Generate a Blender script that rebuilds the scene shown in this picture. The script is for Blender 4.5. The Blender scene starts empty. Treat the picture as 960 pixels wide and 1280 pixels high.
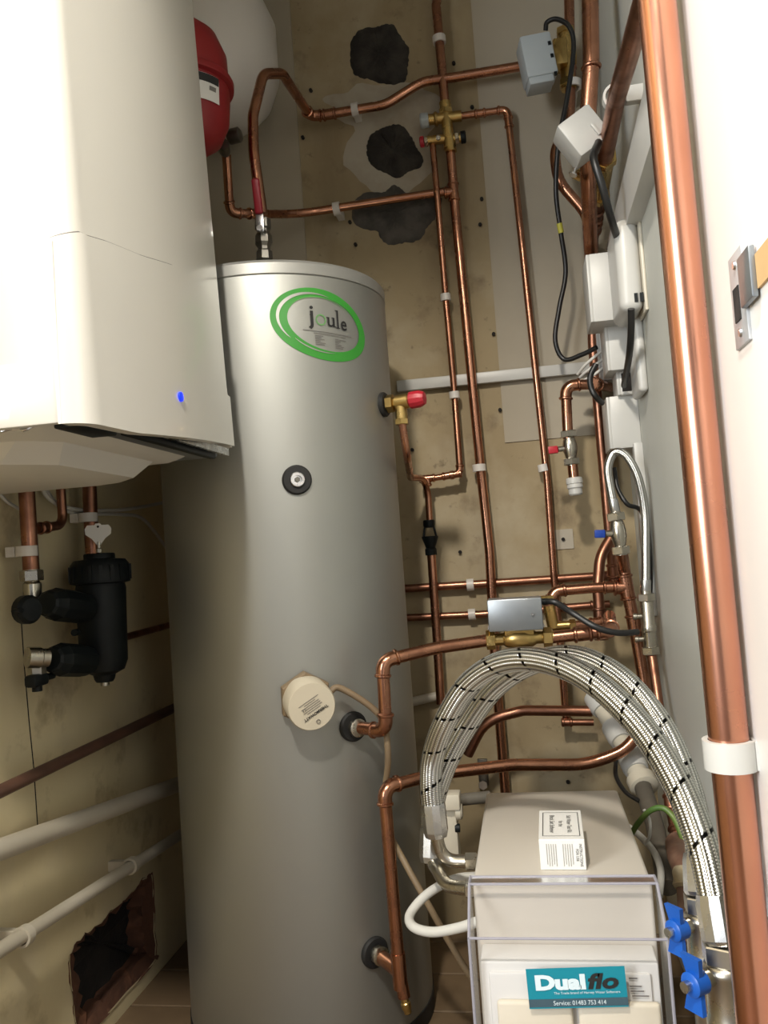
import bpy, bmesh, math, random
from mathutils import Vector, Matrix
random.seed(7)
S = bpy.context.scene
COL = S.collection
# ------------------------------------------------------------------ camera
FPX = 1040.0
H = 0.88                                       # lens height above the cupboard floor
dY = Vector((175 / FPX, 40 / FPX, 1)).normalized()          # world +Y (into the cupboard) in lens axes
dD = Vector((.07, 1, -(.07 * 175 + 40) / FPX)).normalized()  # world down in lens axes
dX = dD.cross(dY)
cam = bpy.data.objects.new('camera', bpy.data.cameras.new('camera'))
COL.objects.link(cam)
cam.data.sensor_fit = 'HORIZONTAL'; cam.data.sensor_width = 36; cam.data.lens = 36 * FPX / 960
cam.data.clip_start = .02
def c2w(v): return Vector((v.dot(dX), v.dot(dY), -v.dot(dD)))
ex, ey, ez = c2w(Vector((1, 0, 0))), -c2w(Vector((0, 1, 0))), -c2w(Vector((0, 0, 1)))
mw = Matrix((ex, ey, ez)).transposed().to_4x4(); mw.translation = (0, 0, H)
cam.matrix_world = mw
S.camera = cam
# ------------------------------------------------------------------ world, lamps, exposure
W = bpy.data.worlds.new('room_beyond'); S.world = W; W.use_nodes = True
W.node_tree.nodes['Background'].inputs[0].default_value = (.95, .97, 1.0, 1)
W.node_tree.nodes['Background'].inputs[1].default_value = .19
def lamp(name, kind, loc, energy, color, **k):
    l = bpy.data.lights.new(name, kind); l.energy = energy; l.color = color
    for a, b in k.items(): setattr(l, a, b)
    o = bpy.data.objects.new(name, l); COL.objects.link(o); o.location = loc; return o
lamp('ceiling_lamp', 'POINT', (-.26, -.20, 2.33), 82, (1, .93, .82), shadow_soft_size=.075)
w_ = lamp('jamb_fill', 'AREA', (-1.6, -1.2, 1.5), 44, (.94, .98, 1.0), shape='RECTANGLE', size=.8, size_y=1.3)  # added fill light, placed to brighten the jamb and right wall
w_.rotation_euler = (Vector((.15, .5, 1.0)) - w_.location).to_track_quat('-Z', 'Y').to_euler()
S.view_settings.view_transform = 'Standard'; S.view_settings.look = 'None'
S.view_settings.gamma = 1; S.view_settings.use_curve_mapping = False
S.view_settings.exposure = 0.93

# ------------------------------------------------------------------ helpers: points
CAM = Vector((0, 0, H))
def ray(px, py): return c2w(Vector(((px - 480) / FPX, (py - 640) / FPX, 1)))
def aY(px, py, Y): r = ray(px, py); return CAM + r * (Y / r.y)
def aX(px, py, X): r = ray(px, py); return CAM + r * (X / r.x)
def aZ(px, py, Z): r = ray(px, py); return CAM + r * ((Z - H) / r.z)
def P(q):
    if isinstance(q, Vector): return q.copy()
    return aY(q[0], q[1], q[2])
UP = Vector((0, 0, 1)); XA = Vector((1, 0, 0)); YA = Vector((0, 1, 0))
# ------------------------------------------------------------------ helpers: mesh
def frame(axis, hint=None):
    a = axis.normalized()
    h = hint if hint is not None else (UP if abs(a.z) < .9 else YA)
    u = (h - a * h.dot(a))
    if u.length < 1e-5: u = (XA - a * XA.dot(a))
    u.normalize(); return u, a.cross(u), a
class M:
    def __init__(s): s.v = []; s.f = []; s.uv = None
    def add(s, vs, fs):
        o = len(s.v); s.v += [Vector(v) for v in vs]; s.f += [tuple(i + o for i in f) for f in fs]; return s
    def lathe(s, prof, o, axis, n=20, hint=None, caps=True, phase=0):
        u, w, a = frame(axis, hint); o = Vector(o); vs = []; fs = []
        for r, h in prof:
            for k in range(n):
                t = 2 * math.pi * k / n + phase; vs.append(o + a * h + (u * math.cos(t) + w * math.sin(t)) * r)
        for i in range(len(prof) - 1):
            for k in range(n):
                k2 = (k + 1) % n; fs.append((i * n + k, i * n + k2, (i + 1) * n + k2, (i + 1) * n + k))
        if caps:
            fs.append(tuple(range(n - 1, -1, -1))); b = (len(prof) - 1) * n; fs.append(tuple(range(b, b + n)))
        return s.add(vs, fs)
    def rod(s, p, q, r, n=16, r2=None): 
        d = Vector(q) - Vector(p); return s.lathe([(r, 0), (r if r2 is None else r2, d.length)], p, d, n)
    def hexn(s, p, axis, r, h, n=6):
        c = r * .06
        return s.lathe([(r - c, 0), (r, c), (r, h - c), (r - c, h)], p, axis, n)
    def tube(s, pts, r, n=14, caps=True, hint=None, rad=None):
        pts = [Vector(p) for p in pts]; m = len(pts); vs = []; fs = []
        t0 = (pts[1] - pts[0]).normalized(); u, w, _ = frame(t0, hint)
        for i, p in enumerate(pts):
            t = (pts[min(i + 1, m - 1)] - pts[max(i - 1, 0)]).normalized()
            u = (u - t * u.dot(t)).normalized(); w = t.cross(u)
            for k in range(n):
                a = 2 * math.pi * k / n; rr = r if rad is None else rad(i, k, n)
                vs.append(p + (u * math.cos(a) + w * math.sin(a)) * rr)
        for i in range(m - 1):
            for k in range(n):
                k2 = (k + 1) % n; fs.append((i * n + k, i * n + k2, (i + 1) * n + k2, (i + 1) * n + k))
        if caps: fs.append(tuple(range(n - 1, -1, -1))); fs.append(tuple(range((m - 1) * n, m * n)))
        return s.add(vs, fs)
    def box(s, c, size, ax=None, bevel=0, seg=2):
        bm = bmesh.new(); bmesh.ops.create_cube(bm, size=1)
        for v in bm.verts: v.co = Vector((v.co.x * size[0], v.co.y * size[1], v.co.z * size[2]))
        if bevel: bmesh.ops.bevel(bm, geom=list(bm.edges), offset=bevel, segments=seg, profile=.5, affect='EDGES')
        a = ax or (XA, YA, UP); c = Vector(c); bm.verts.index_update()
        vs = [c + a[0] * v.co.x + a[1] * v.co.y + a[2] * v.co.z for v in bm.verts]
        fs = [tuple(v.index for v in f.verts) for f in bm.faces]; bm.free(); return s.add(vs, fs)
    def prism(s, loop, off):
        loop = [Vector(p) for p in loop]; n = len(loop); off = Vector(off)
        fs = [tuple(range(n)), tuple(range(2 * n - 1, n - 1, -1))]
        fs += [(i, i + n, (i + 1) % n + n, (i + 1) % n) for i in range(n)]
        return s.add(loop + [p + off for p in loop], fs)
    def ring(s, o, axis, R, r, n=24, k=8, hint=None):
        u, w, a = frame(axis, hint); o = Vector(o); vs = []; fs = []
        for i in range(n):
            t = 2 * math.pi * i / n; d = u * math.cos(t) + w * math.sin(t)
            for j in range(k):
                q = 2 * math.pi * j / k; vs.append(o + d * (R + r * math.cos(q)) + a * r * math.sin(q))
        for i in range(n):
            for j in range(k):
                fs.append((i * k + j, ((i + 1) % n) * k + j, ((i + 1) % n) * k + (j + 1) % k, i * k + (j + 1) % k))
        return s.add(vs, fs)
ORG = {}
def tag(o, label=None, cat=None, group=None, kind=None):
    if label: o['label'] = label
    if cat: o['category'] = cat
    if group: o['group'] = group
    if kind: o['kind'] = kind
    return o
def thing(name, loc, label, cat, group=None, kind=None):
    o = bpy.data.objects.new(name, None); COL.objects.link(o); o.location = loc
    o.empty_display_size = .03; ORG[o] = Vector(loc); return tag(o, label, cat, group, kind)
def mk(name, m, material, parent=None, angle=35, label=None, cat=None, group=None, kind=None, fix=True):
    if parent is not None: org = ORG[parent]
    else:
        lo = [min(v[i] for v in m.v) for i in range(3)]; hi = [max(v[i] for v in m.v) for i in range(3)]
        org = Vector(((lo[0] + hi[0]) / 2, (lo[1] + hi[1]) / 2, lo[2]))
    me = bpy.data.meshes.new(name); me.from_pydata([v - org for v in m.v], [], m.f)
    if fix:
        bm = bmesh.new(); bm.from_mesh(me); bmesh.ops.recalc_face_normals(bm, faces=bm.faces); bm.to_mesh(me); bm.free()
    me.materials.append(material)
    if angle:
        me.polygons.foreach_set('use_smooth', [True] * len(me.polygons)); me.set_sharp_from_angle(angle=math.radians(angle))
    o = bpy.data.objects.new(name, me); COL.objects.link(o); ORG[o] = org
    if parent is not None: o.parent = parent
    else: o.location = org
    return tag(o, label, cat, group, kind)
def fillet(pts, rb):
    out = [pts[0]]; arcs = []
    for i in range(1, len(pts) - 1):
        p, a, b = pts[i], pts[i - 1], pts[i + 1]; r = rb[i]
        da, db = (a - p), (b - p); la, lb = da.length, db.length; da.normalize(); db.normalize()
        th = math.pi - da.angle(db)
        if th < .02: out.append(p); arcs.append(None); continue
        t = min(r * math.tan(th / 2), .48 * la, .48 * lb); r = t / math.tan(th / 2)
        c = p + (da + db).normalized() * (r / math.cos(th / 2)); n = max(4, int(th / .16)); arc = []
        s0, s1 = p + da * t - c, p + db * t - c; ax = s0.cross(s1).normalized()
        for k in range(n + 1): arc.append(c + Matrix.Rotation(th * k / n, 3, ax) @ s0)
        out += arc; arcs.append(arc)
    out.append(pts[-1]); return out, arcs
def catmull(pts, n=10):
    q = [pts[0] * 2 - pts[1]] + pts + [pts[-1] * 2 - pts[-2]]; out = []
    for i in range(1, len(q) - 2):
        a, b, c, d = q[i - 1:i + 3]
        for k in range(n):
            t = k / n; out.append(.5 * ((2 * b) + (c - a) * t + (2 * a - 5 * b + 4 * c - d) * t * t + (3 * b - a - 3 * c + d) * t ** 3))
    out.append(pts[-1].copy()); return out
def text(s, size, align='CENTER', shear=0, bold=0, xs=1.0):
    cu = bpy.data.curves.new('t', 'FONT'); cu.body = s; cu.size = size; cu.align_x = align; cu.align_y = 'CENTER'
    cu.shear = shear; cu.offset = bold; cu.resolution_u = 3
    o = bpy.data.objects.new('t', cu); me = bpy.data.meshes.new_from_object(o)
    m = M(); m.add([(v.co.x * xs, v.co.y, 0) for v in me.vertices], [tuple(p.vertices) for p in me.polygons])
    bpy.data.objects.remove(o); bpy.data.curves.remove(cu); bpy.data.meshes.remove(me); return m
def lay(m, o, u, v, rot=0):                      # flat print laid on a plane
    c, s = math.cos(rot), math.sin(rot)
    r = M(); r.f = list(m.f); r.v = [o + u * (p.x * c - p.y * s) + v * (p.x * s + p.y * c) for p in m.v]; return r
# ------------------------------------------------------------------ helpers: materials
def mat(name, c1, c2=None, rough=.5, metal=0, ns=6, lo=.4, hi=.65, bump=0, bs=60, coat=0, rv=0, det=4, spec=None):
    m = bpy.data.materials.new(name); m.use_nodes = True; n = m.node_tree.nodes; l = m.node_tree.links
    b = n['Principled BSDF']; b.inputs['Roughness'].default_value = rough; b.inputs['Metallic'].default_value = metal
    b.inputs['Base Color'].default_value = (*c1, 1); b.inputs['Coat Weight'].default_value = coat
    if spec is not None: b.inputs['Specular IOR Level'].default_value = spec
    tc = n.new('ShaderNodeTexCoord')
    if c2 or rv:
        t = n.new('ShaderNodeTexNoise'); t.inputs['Scale'].default_value = ns; t.inputs['Detail'].default_value = det
        l.new(tc.outputs['Object'], t.inputs['Vector'])
        r = n.new('ShaderNodeValToRGB'); r.color_ramp.elements[0].position = lo; r.color_ramp.elements[1].position = hi
        r.color_ramp.elements[0].color = (*c1, 1); r.color_ramp.elements[1].color = (*(c2 or c1), 1)
        l.new(t.outputs['Fac'], r.inputs['Fac']); l.new(r.outputs['Color'], b.inputs['Base Color'])
        if rv:
            mr = n.new('ShaderNodeMapRange'); mr.inputs['To Min'].default_value = max(.03, rough - rv); mr.inputs['To Max'].default_value = rough + rv
            mr.inputs['From Min'].default_value = .3; mr.inputs['From Max'].default_value = .7
            l.new(t.outputs['Fac'], mr.inputs['Value']); l.new(mr.outputs['Result'], b.inputs['Roughness'])
    if bump:
        t2 = n.new('ShaderNodeTexNoise'); t2.inputs['Scale'].default_value = bs; t2.inputs['Detail'].default_value = 6
        l.new(tc.outputs['Object'], t2.inputs['Vector']); bp = n.new('ShaderNodeBump'); bp.inputs['Strength'].default_value = bump
        bp.inputs['Distance'].default_value = .004; l.new(t2.outputs['Fac'], bp.inputs['Height']); l.new(bp.outputs['Normal'], b.inputs['Normal'])
    return m
def stained(name, base, layers, rough=.75, bump=.12, bs=40):
    m = mat(name, base, rough=rough, bump=bump, bs=bs); n = m.node_tree.nodes; l = m.node_tree.links; b = n['Principled BSDF']
    tc = n.new('ShaderNodeTexCoord'); prev = None
    for i, (col, sc, lo, hi, amt, stretch) in enumerate(layers):
        mp = n.new('ShaderNodeMapping'); mp.inputs['Scale'].default_value = stretch; mp.inputs['Location'].default_value = (i * 3.7, i * 1.9, i)
        l.new(tc.outputs['Object'], mp.inputs['Vector'])
        t = n.new('ShaderNodeTexNoise'); t.inputs['Scale'].default_value = sc; t.inputs['Detail'].default_value = 7; t.inputs['Roughness'].default_value = .6
        l.new(mp.outputs['Vector'], t.inputs['Vector'])
        r = n.new('ShaderNodeMapRange'); r.inputs['From Min'].default_value = lo; r.inputs['From Max'].default_value = hi; r.inputs['To Max'].default_value = amt
        l.new(t.outputs['Fac'], r.inputs['Value'])
        x = n.new('ShaderNodeMix'); x.data_type = 'RGBA'; x.inputs[7].default_value = (*col, 1)
        if prev: l.new(prev, x.inputs[6])
        else: x.inputs[6].default_value = (*base, 1)
        l.new(r.outputs['Result'], x.inputs[0]); prev = x.outputs[2]
    l.new(prev, b.inputs['Base Color']); return m
one = (1, 1, 1)
WALLB = stained('old_cream_wall', (.33, .26, .15), [((.25, .19, .105), 2.2, .45, .7, .8, one), ((.42, .36, .25), 3.5, .5, .68, .7, one), ((.12, .08, .045), 9, .57, .74, .75, one), ((.16, .11, .06), 2.6, .56, .70, .6, (1, 1, .35)), ((.10, .07, .04), 34, .63, .74, .6, one)])
WALLL = stained('yellowed_wall', (.66, .57, .355), [((.52, .44, .26), 2, .45, .7, .7, one), ((.20, .135, .065), 7, .59, .76, .8, one), ((.5, .44, .32), 4, .52, .7, .5, one)])
BOARD = stained('grey_beige_board', (.37, .325, .25), [((.31, .27, .205), 2, .45, .7, .7, one), ((.30, .25, .18), 14, .66, .8, .6, one)], bump=.04)
PANEL = stained('grey_panel', (.50, .505, .465), [((.44, .44, .385), 3, .5, .7, .6, one), ((.40, .40, .22), 7, .64, .78, .5, (1, 1, .4))], rough=.55, bump=.05)
MORTAR = mat('dark_mortar', (.022, .019, .016), (.045, .039, .032), rough=.95, ns=25, bump=1, bs=70)
MORTAR2 = mat('grey_mortar', (.055, .05, .044), (.10, .09, .078), rough=.95, ns=25, bump=1, bs=70)
PLASTER = stained('filler', (.39, .35, .28), [((.29, .24, .17), 9, .5, .68, .7, one)], bump=.3)
FLOOR = mat('floorboard', (.13, .085, .045), (.20, .135, .075), rough=.7, ns=4, bump=.1)
CEIL = mat('ceiling_paint', (.42, .39, .32), (.36, .33, .27), rough=.85, ns=3)
WHITEP = mat('white_gloss_paint', (.90, .895, .87), (.87, .865, .84), rough=.35, ns=4)
ENAMEL = mat('white_enamel', (.66, .64, .585), (.64, .62, .57), rough=.28, ns=3, coat=.2)
TRAYW = mat('tray_white', (.64, .62, .57), rough=.45)
SILVER = mat('silver_paint', (.40, .405, .38), (.375, .38, .36), rough=.5, metal=.86, ns=3, rv=.04)
SILVERT = mat('silver_lid', (.34, .34, .32), rough=.45, metal=.5)
COPPER = mat('copper', (.52, .255, .16), (.30, .14, .088), rough=.24, metal=1, ns=22, lo=.38, hi=.72, rv=.1)
COPPERD = mat('tarnished_copper', (.38, .18, .115), (.21, .10, .065), rough=.36, metal=1, ns=26, lo=.38, hi=.7, rv=.1)
COPPERB = mat('bright_copper', (.58, .275, .18), (.48, .215, .14), rough=.25, metal=1, ns=9, lo=.35, hi=.7, rv=.06)
BROWNP = mat('brown_painted_pipe', (.085, .045, .032), (.12, .06, .04), rough=.5, ns=10)
BRASS = mat('brass', (.62, .44, .17), (.46, .32, .12), rough=.3, metal=1, ns=30, rv=.08)
NICKEL = mat('nickel', (.52, .49, .42), (.42, .39, .33), rough=.28, metal=1, ns=30, rv=.07)
STEEL = mat('steel', (.60, .60, .60), (.5, .5, .5), rough=.28, metal=1, ns=40, rv=.08)
DSTEEL = mat('dark_steel', (.18, .17, .15), (.26, .25, .22), rough=.4, metal=1, ns=30)
BLACK = mat('black_plastic', (.004, .006, .007), (.006, .009, .010), rough=.5, ns=20, spec=.25)
RUBBER = mat('black_rubber', (.012, .012, .012), rough=.65)
CABLEB = mat('black_cable', (.010, .010, .010), rough=.4)
PLASTW = mat('white_plastic', (.50, .495, .47), (.465, .46, .435), rough=.38, ns=6)
PLASTC = mat('clip_plastic', (.62, .59, .55), rough=.4)
PLASTCREAM = mat('cream_plastic', (.55, .51, .42), (.50, .46, .37), rough=.42, ns=6)
PAINTPIPE = mat('cream_painted_pipe', (.50, .46, .38), (.43, .39, .31), rough=.5, ns=7, bump=.08)
PLATE = mat('zinc_plate', (.50, .51, .53), (.42, .43, .45), rough=.45, metal=.35, ns=30)
REDD = mat('shaded_red_grip', (.20, .008, .016), rough=.45)  # red darkened to paint in the shade on the valve lever
ACTG = mat('actuator_grey', (.40, .44, .46), rough=.42)
ACTM = mat('actuator_metal', (.29, .31, .33), (.24, .26, .28), rough=.38, metal=.75, ns=8)
RED = mat('red_enamel', (.27, .014, .017), (.23, .012, .015), rough=.42, ns=5)
REDP = mat('red_plastic', (.42, .016, .03), rough=.4)
BLUE = mat('blue_plastic', (.007, .085, .40), rough=.35)
BLUED = mat('dark_blue_plastic', (.008, .045, .30), rough=.4)
GREEN = mat('green_print', (.035, .27, .03), rough=.45)
INKL = mat('light_grey_ink', (.34, .33, .31), rough=.6)
PALEG = mat('pale_green_print', (.14, .32, .12), rough=.45)
INK = mat('black_ink', (.012, .012, .012), rough=.6)
INKG = mat('grey_ink', (.16, .15, .14), rough=.6)
WINK = mat('white_ink', (.60, .70, .74), rough=.5)
PAPER = mat('white_card', (.70, .69, .66), rough=.6)
CREAMC = mat('heater_cover', (.60, .54, .42), (.57, .51, .40), rough=.45, ns=8)
TAN = mat('tan_cable', (.26, .19, .11), (.21, .15, .09), rough=.55, ns=12)
GREYW = mat('grey_white_cable', (.55, .54, .50), rough=.5)
TEAL = mat('teal_sticker', (.006, .21, .28), rough=.35)
TEALD = mat('dark_band', (.045, .085, .11), rough=.4)
SALT = mat('salt_block', (.66, .60, .48), (.62, .55, .42), rough=.7, ns=12, bump=.1)
SOFTW = mat('softener_cream', (.49, .45, .39), (.475, .435, .375), rough=.36, ns=3)
SOFTF = mat('softener_front', (.62, .605, .57), rough=.45)
RUST = stained('rusty_brick_edge', (.12, .05, .027), [((.08, .035, .02), 9, .42, .62, .9, one), ((.22, .09, .045), 16, .55, .7, .7, one)], rough=.9, bump=1, bs=45)
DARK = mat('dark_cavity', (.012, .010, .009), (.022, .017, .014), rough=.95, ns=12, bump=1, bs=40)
GREENW = mat('earth_wire', (.07, .15, .03), (.15, .20, .04), rough=.45, ns=20)
YTAPE = mat('yellow_tape', (.45, .42, .06), rough=.5)
RAG = mat('sealing_tape', (.50, .42, .28), (.36, .27, .15), rough=.8, ns=20, bump=.8, bs=50)
BRICKP = mat('brown_pipe_wrap', (.20, .10, .065), (.28, .17, .12), rough=.7, ns=18, bump=.2)
GREYP = mat('grey_brown_pipe', (.085, .075, .06), (.13, .115, .09), rough=.6, ns=12)
TIMBER = mat('raw_timber', (.55, .36, .17), rough=.7)
def clear(name, tint, gl=.12):
    m = bpy.data.materials.new(name); m.use_nodes = True; n = m.node_tree.nodes; l = m.node_tree.links; n.remove(n['Principled BSDF'])
    t = n.new('ShaderNodeBsdfTransparent'); t.inputs[0].default_value = (*tint, 1); g = n.new('ShaderNodeBsdfGlossy'); g.inputs['Roughness'].default_value = gl
    fr = n.new('ShaderNodeFresnel'); fr.inputs[0].default_value = 1.45; x = n.new('ShaderNodeMixShader')
    l.new(fr.outputs[0], x.inputs[0]); l.new(t.outputs[0], x.inputs[1]); l.new(g.outputs[0], x.inputs[2]); l.new(x.outputs[0], n['Material Output'].inputs[0]); return m
HOOD = clear('clear_polycarbonate', (.95, .95, .965), .25)
HOODE = mat('polycarbonate_edge', (.36, .35, .40), rough=.2); HOODE.node_tree.nodes['Principled BSDF'].inputs['Alpha'].default_value = .7
BRAID = None
def braid_mat():
    m = bpy.data.materials.new('steel_braid'); m.use_nodes = True; n = m.node_tree.nodes; l = m.node_tree.links; b = n['Principled BSDF']
    b.inputs['Metallic'].default_value = 1; b.inputs['Roughness'].default_value = .26
    a = n.new('ShaderNodeVertexColor'); a.layer_name = 'weave'; r = n.new('ShaderNodeValToRGB')
    e = r.color_ramp.elements; e[0].position = .0; e[0].color = (.01, .01, .01, 1); e[1].position = 1; e[1].color = (.80, .80, .77, 1)
    k = e.new(.12); k.color = (.012, .012, .012, 1); k = e.new(.16); k.color = (.10, .10, .095, 1); k = e.new(.6); k.color = (.45, .45, .43, 1)
    l.new(a.outputs['Color'], r.inputs['Fac']); l.new(r.outputs['Color'], b.inputs['Base Color']); return m
BRAID = braid_mat()
LEDM = mat('led_blue', (.01, .03, .9), rough=.3); LEDM.node_tree.nodes['Principled BSDF'].inputs['Emission Color'].default_value = (.0, .02, 1, 1)
LEDM.node_tree.nodes['Principled BSDF'].inputs['Emission Strength'].default_value = .9

# ================================================================== SETTING
XL, XR, YB, ZC = -.86, .25, 1.95, 2.285
def slab(name, lo, hi, material, **k):
    c = [(a + b) / 2 for a, b in zip(lo, hi)]; return mk(name, M().box(c, [b - a for a, b in zip(lo, hi)]), material, kind='structure', angle=0, **k)
wall_back = slab('wall_back', (XL - .15, YB, 0), (XR + .1, YB + .1, ZC), WALLB)
wall_right = slab('wall_right', (XR, .70, 0), (XR + .1, YB, ZC), PANEL)
slab('ceiling', (XL - .15, .42, ZC), (XR + .1, YB + .1, ZC + .08), CEIL)
fl = slab('floor', (-3, -3.2, -.06), (3, YB + .1, -.012), FLOOR)
y = .2; k = 0
while y < YB:                                        # floorboards across the cupboard
    y2 = min(y + .142, YB)
    mk('floorboard', M().box(((XL + XR) / 2, (y + y2) / 2 - .0015, -.008), (XR - XL, y2 - y - .004, .02), bevel=.002, seg=1), FLOOR, fl, angle=0); y = y2
# left wall with the broken-out hole
hp = [(88, 1192), (97, 1176), (118, 1160), (132, 1147), (150, 1130), (168, 1113), (180, 1099), (189, 1092), (191, 1130), (193, 1175), (196, 1215), (200, 1262), (203, 1330), (150, 1360), (108, 1345), (98, 1290), (92, 1240)]
hole = [aX(x, y, XL) for x, y in hp]
for p in hole: p.z = max(p.z, .035)
fine = []
for i, p in enumerate(hole):
    q = hole[(i + 1) % len(hole)]
    for k in range(4):
        w = p.lerp(q, k / 4); j = .0045 if k else .002; fine.append(Vector((XL, w.y + random.uniform(-j, j), max(.03, w.z + random.uniform(-j, j)))))
hole = fine
bm = bmesh.new()
ov = [bm.verts.new((XL, y, z)) for y, z in ((.1, 0), (YB, 0), (YB, ZC), (.1, ZC))]
iv = [bm.verts.new(p) for p in hole]
oe = [bm.edges.new((ov[i], ov[(i + 1) % 4])) for i in range(4)]; ie = [bm.edges.new((iv[i], iv[(i + 1) % len(iv)])) for i in range(len(iv))]
bmesh.ops.triangle_fill(bm, use_beauty=True, edges=oe + ie)
bad = []
bm.verts.index_update(); m = M(); m.add([v.co for v in bm.verts], [tuple(v.index for v in f.verts) for f in bm.faces]); bm.free()
m.prism([(XL - .15, .1, 0), (XL - .15, YB, 0), (XL - .15, YB, ZC), (XL - .15, .1, ZC)], (.01, 0, 0))
wall_left = mk('wall_left', m, WALLL, kind='structure', angle=0)
hc = sum(hole, Vector()) / len(hole)
m = M(); n = len(hole); lv = []
for j, (sc, dx) in enumerate(((1.03, .002), (.97, -.003), (.82, -.010), (.80, -.03), (.80, -.06))):
    for i, p in enumerate(hole):
        q = hc + (p - hc) * sc * (1 + (random.uniform(-.11, .11) if 0 < j < 4 else 0)); q.x = XL + dx; lv.append(q)
m.add(lv, [(j * n + i, j * n + (i + 1) % n, (j + 1) * n + (i + 1) % n, (j + 1) * n + i) for j in range(4) for i in range(n)])
mk('broken_edge', m, RUST, wall_left, label='rust brown broken masonry edge around the dark hole')
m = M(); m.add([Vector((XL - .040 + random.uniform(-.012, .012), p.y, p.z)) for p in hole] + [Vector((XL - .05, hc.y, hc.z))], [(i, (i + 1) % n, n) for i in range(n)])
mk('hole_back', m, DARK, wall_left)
m = M(); m.tube([aX(x, y, XL) for x, y in ((26, 770), (30, 830), (36, 900), (42, 960), (48, 1050))], .0012, 6); mk('wall_crack', m, DARK, wall_left)
# door jamb, white gloss
jamb = mk('trim_1', M().box((.251, .42, ZC / 2), (.20, .56, ZC), bevel=.004), WHITEP, kind='structure', angle=30)
slab('unseen_door_head', (XL - .4, .30, 2.11), (XR + .4, .40, ZC + .25), CEIL)  # out of view, added to shade the upper back wall from the lamp
# boards on the back wall
def quad(pxs, Y): return [aY(x, y, Y) for x, y in pxs]
m = M(); p0, p1 = aY(597, 112, YB), aY(637, 553, YB)
m.prism([Vector((p0.x, YB, p1.z)), Vector((XR, YB, p1.z)), Vector((XR, YB, ZC)), Vector((p0.x, YB, ZC))], (0, -.003, 0)); mk('board', m, BOARD, wall_back, angle=0)
m = M(); p0, p1 = aY(372, 180, YB), aY(384, 330, YB)
m.prism([Vector((XL, YB, 1.0)), Vector((p1.x, YB, 1.0)), Vector((p1.x, YB, ZC)), Vector((XL, YB, ZC))], (0, -.006, 0)); mk('board', m, BOARD, wall_back, angle=0)
def blob(cx, cy, rx, ry, name, material, hgt=.012, seed=1, n=44, Y=YB, rag=.11, angle=60):
    rnd = random.Random(seed); ph = [rnd.uniform(0, 6.28) for _ in range(8)]; m = M(); vs = []; rings = [1, .93, .8, .55, .28]
    for j, s in enumerate(rings):
        for i in range(n):
            t = 2 * math.pi * i / n
            w = 1 + rag * sum(math.sin((q + 2) * t + ph[q]) / (q + 2) for q in range(6)) + rnd.uniform(-.028, .028)
            p = aY(cx + rx * s * w * math.cos(t), cy + ry * s * w * math.sin(t), Y)
            p.y = Y - (0 if j == 0 else hgt * (.55 + .45 * (j / 4)) + rnd.uniform(-.28, .28) * hgt); vs.append(p)
    c = aY(cx, cy, Y); c.y = Y - hgt; vs.append(c); k = len(rings)
    fs = [(j * n + i, j * n + (i + 1) % n, (j + 1) * n + (i + 1) % n, (j + 1) * n + i) for j in range(k - 1) for i in range(n)] + [((k - 1) * n + i, (k - 1) * n + (i + 1) % n, k * n) for i in range(n)]
    return mk(name, m.add(vs, fs), material, wall_back, angle=angle)
blob(492, 178, 62, 62, 'filler_patch', PLASTER, .003, 5, rag=.3)
blob(470, 128, 60, 26, 'filler_patch', PLASTER, .002, 9, rag=.4)
blob(496, 268, 46, 39, 'mortar_patch', MORTAR2, .008, 3, rag=.30, n=80)
blob(475, 69, 36, 40, 'mortar_patch', MORTAR, .009, 1, rag=.16, n=80)
blob(492, 190, 35, 32, 'mortar_patch', MORTAR, .011, 2, rag=.16, n=80)
for x, y in ((388, 112), (378, 171), (437, 277), (444, 305), (567, 78), (590, 133), (602, 248), (600, 280), (617, 417), (625, 512), (601, 548), (515, 562), (704, 674), (575, 690), (536, 985), (710, 978)):
    p = aY(x, y, YB - .0075); mk('screw_hole', M().lathe([(.0042, 0), (.0042, .0075)], p, YA, 8), DARK, wall_back)
p = aY(704, 674, YB); mk('wall_plug', M().box((p.x, YB - .001, p.z), (.045, .004, .045)), PLASTER, wall_back, angle=0)
# shallow cable trunking along the back wall
a, b = aY(497, 484, YB - .007), aY(738, 460, YB - .007)
m = M(); mid = (a + b) / 2; mid.y = YB - .014; m.box(mid, ((b - a).length, .014, .026), ax=((b - a).normalized(), YA, YA.cross((b - a).normalized()) * -1), bevel=.002)
mk('mini_trunking', m, PLASTW, label='slim white cable trunking running level across the back wall', cat='trunking')

# ================================================================== CYLINDER
CX, CY, CR, CZ0, CZ1 = -.475, 1.627, .235, .035, 1.415
def onC(px, py, R=CR):
    r = ray(px, py); ox, oy = -CX, -CY; a = r.x ** 2 + r.y ** 2; b = 2 * (ox * r.x + oy * r.y); c = ox * ox + oy * oy - R * R
    t = (-b - math.sqrt(max(0, b * b - 4 * a * c))) / (2 * a); p = CAM + r * t; nrm = Vector((p.x - CX, p.y - CY, 0)).normalized(); return p, nrm
cyl = thing('hot_water_cylinder', (CX, CY, 0), 'tall silver grey hot water cylinder with a green oval label', 'water cylinder')
mk('tank_body', M().lathe([(CR, CZ0), (CR, CZ1 - .028), (CR - .0025, CZ1 - .026)], (CX, CY, 0), UP, 128), SILVER, cyl, angle=40)
mk('tank_lid', M().lathe([(CR - .003, CZ1 - .027), (CR + .001, CZ1 - .025), (CR + .001, CZ1 - .006), (CR - .004, CZ1), (.02, CZ1 + .004)], (CX, CY, 0), UP, 128), SILVERT, cyl)
mk('base_ring', M().lathe([(CR - .012, 0), (CR + .002, .004), (CR + .002, CZ0), (CR - .01, CZ0 + .001)], (CX, CY, 0), UP, 96), RUBBER, cyl)
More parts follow.
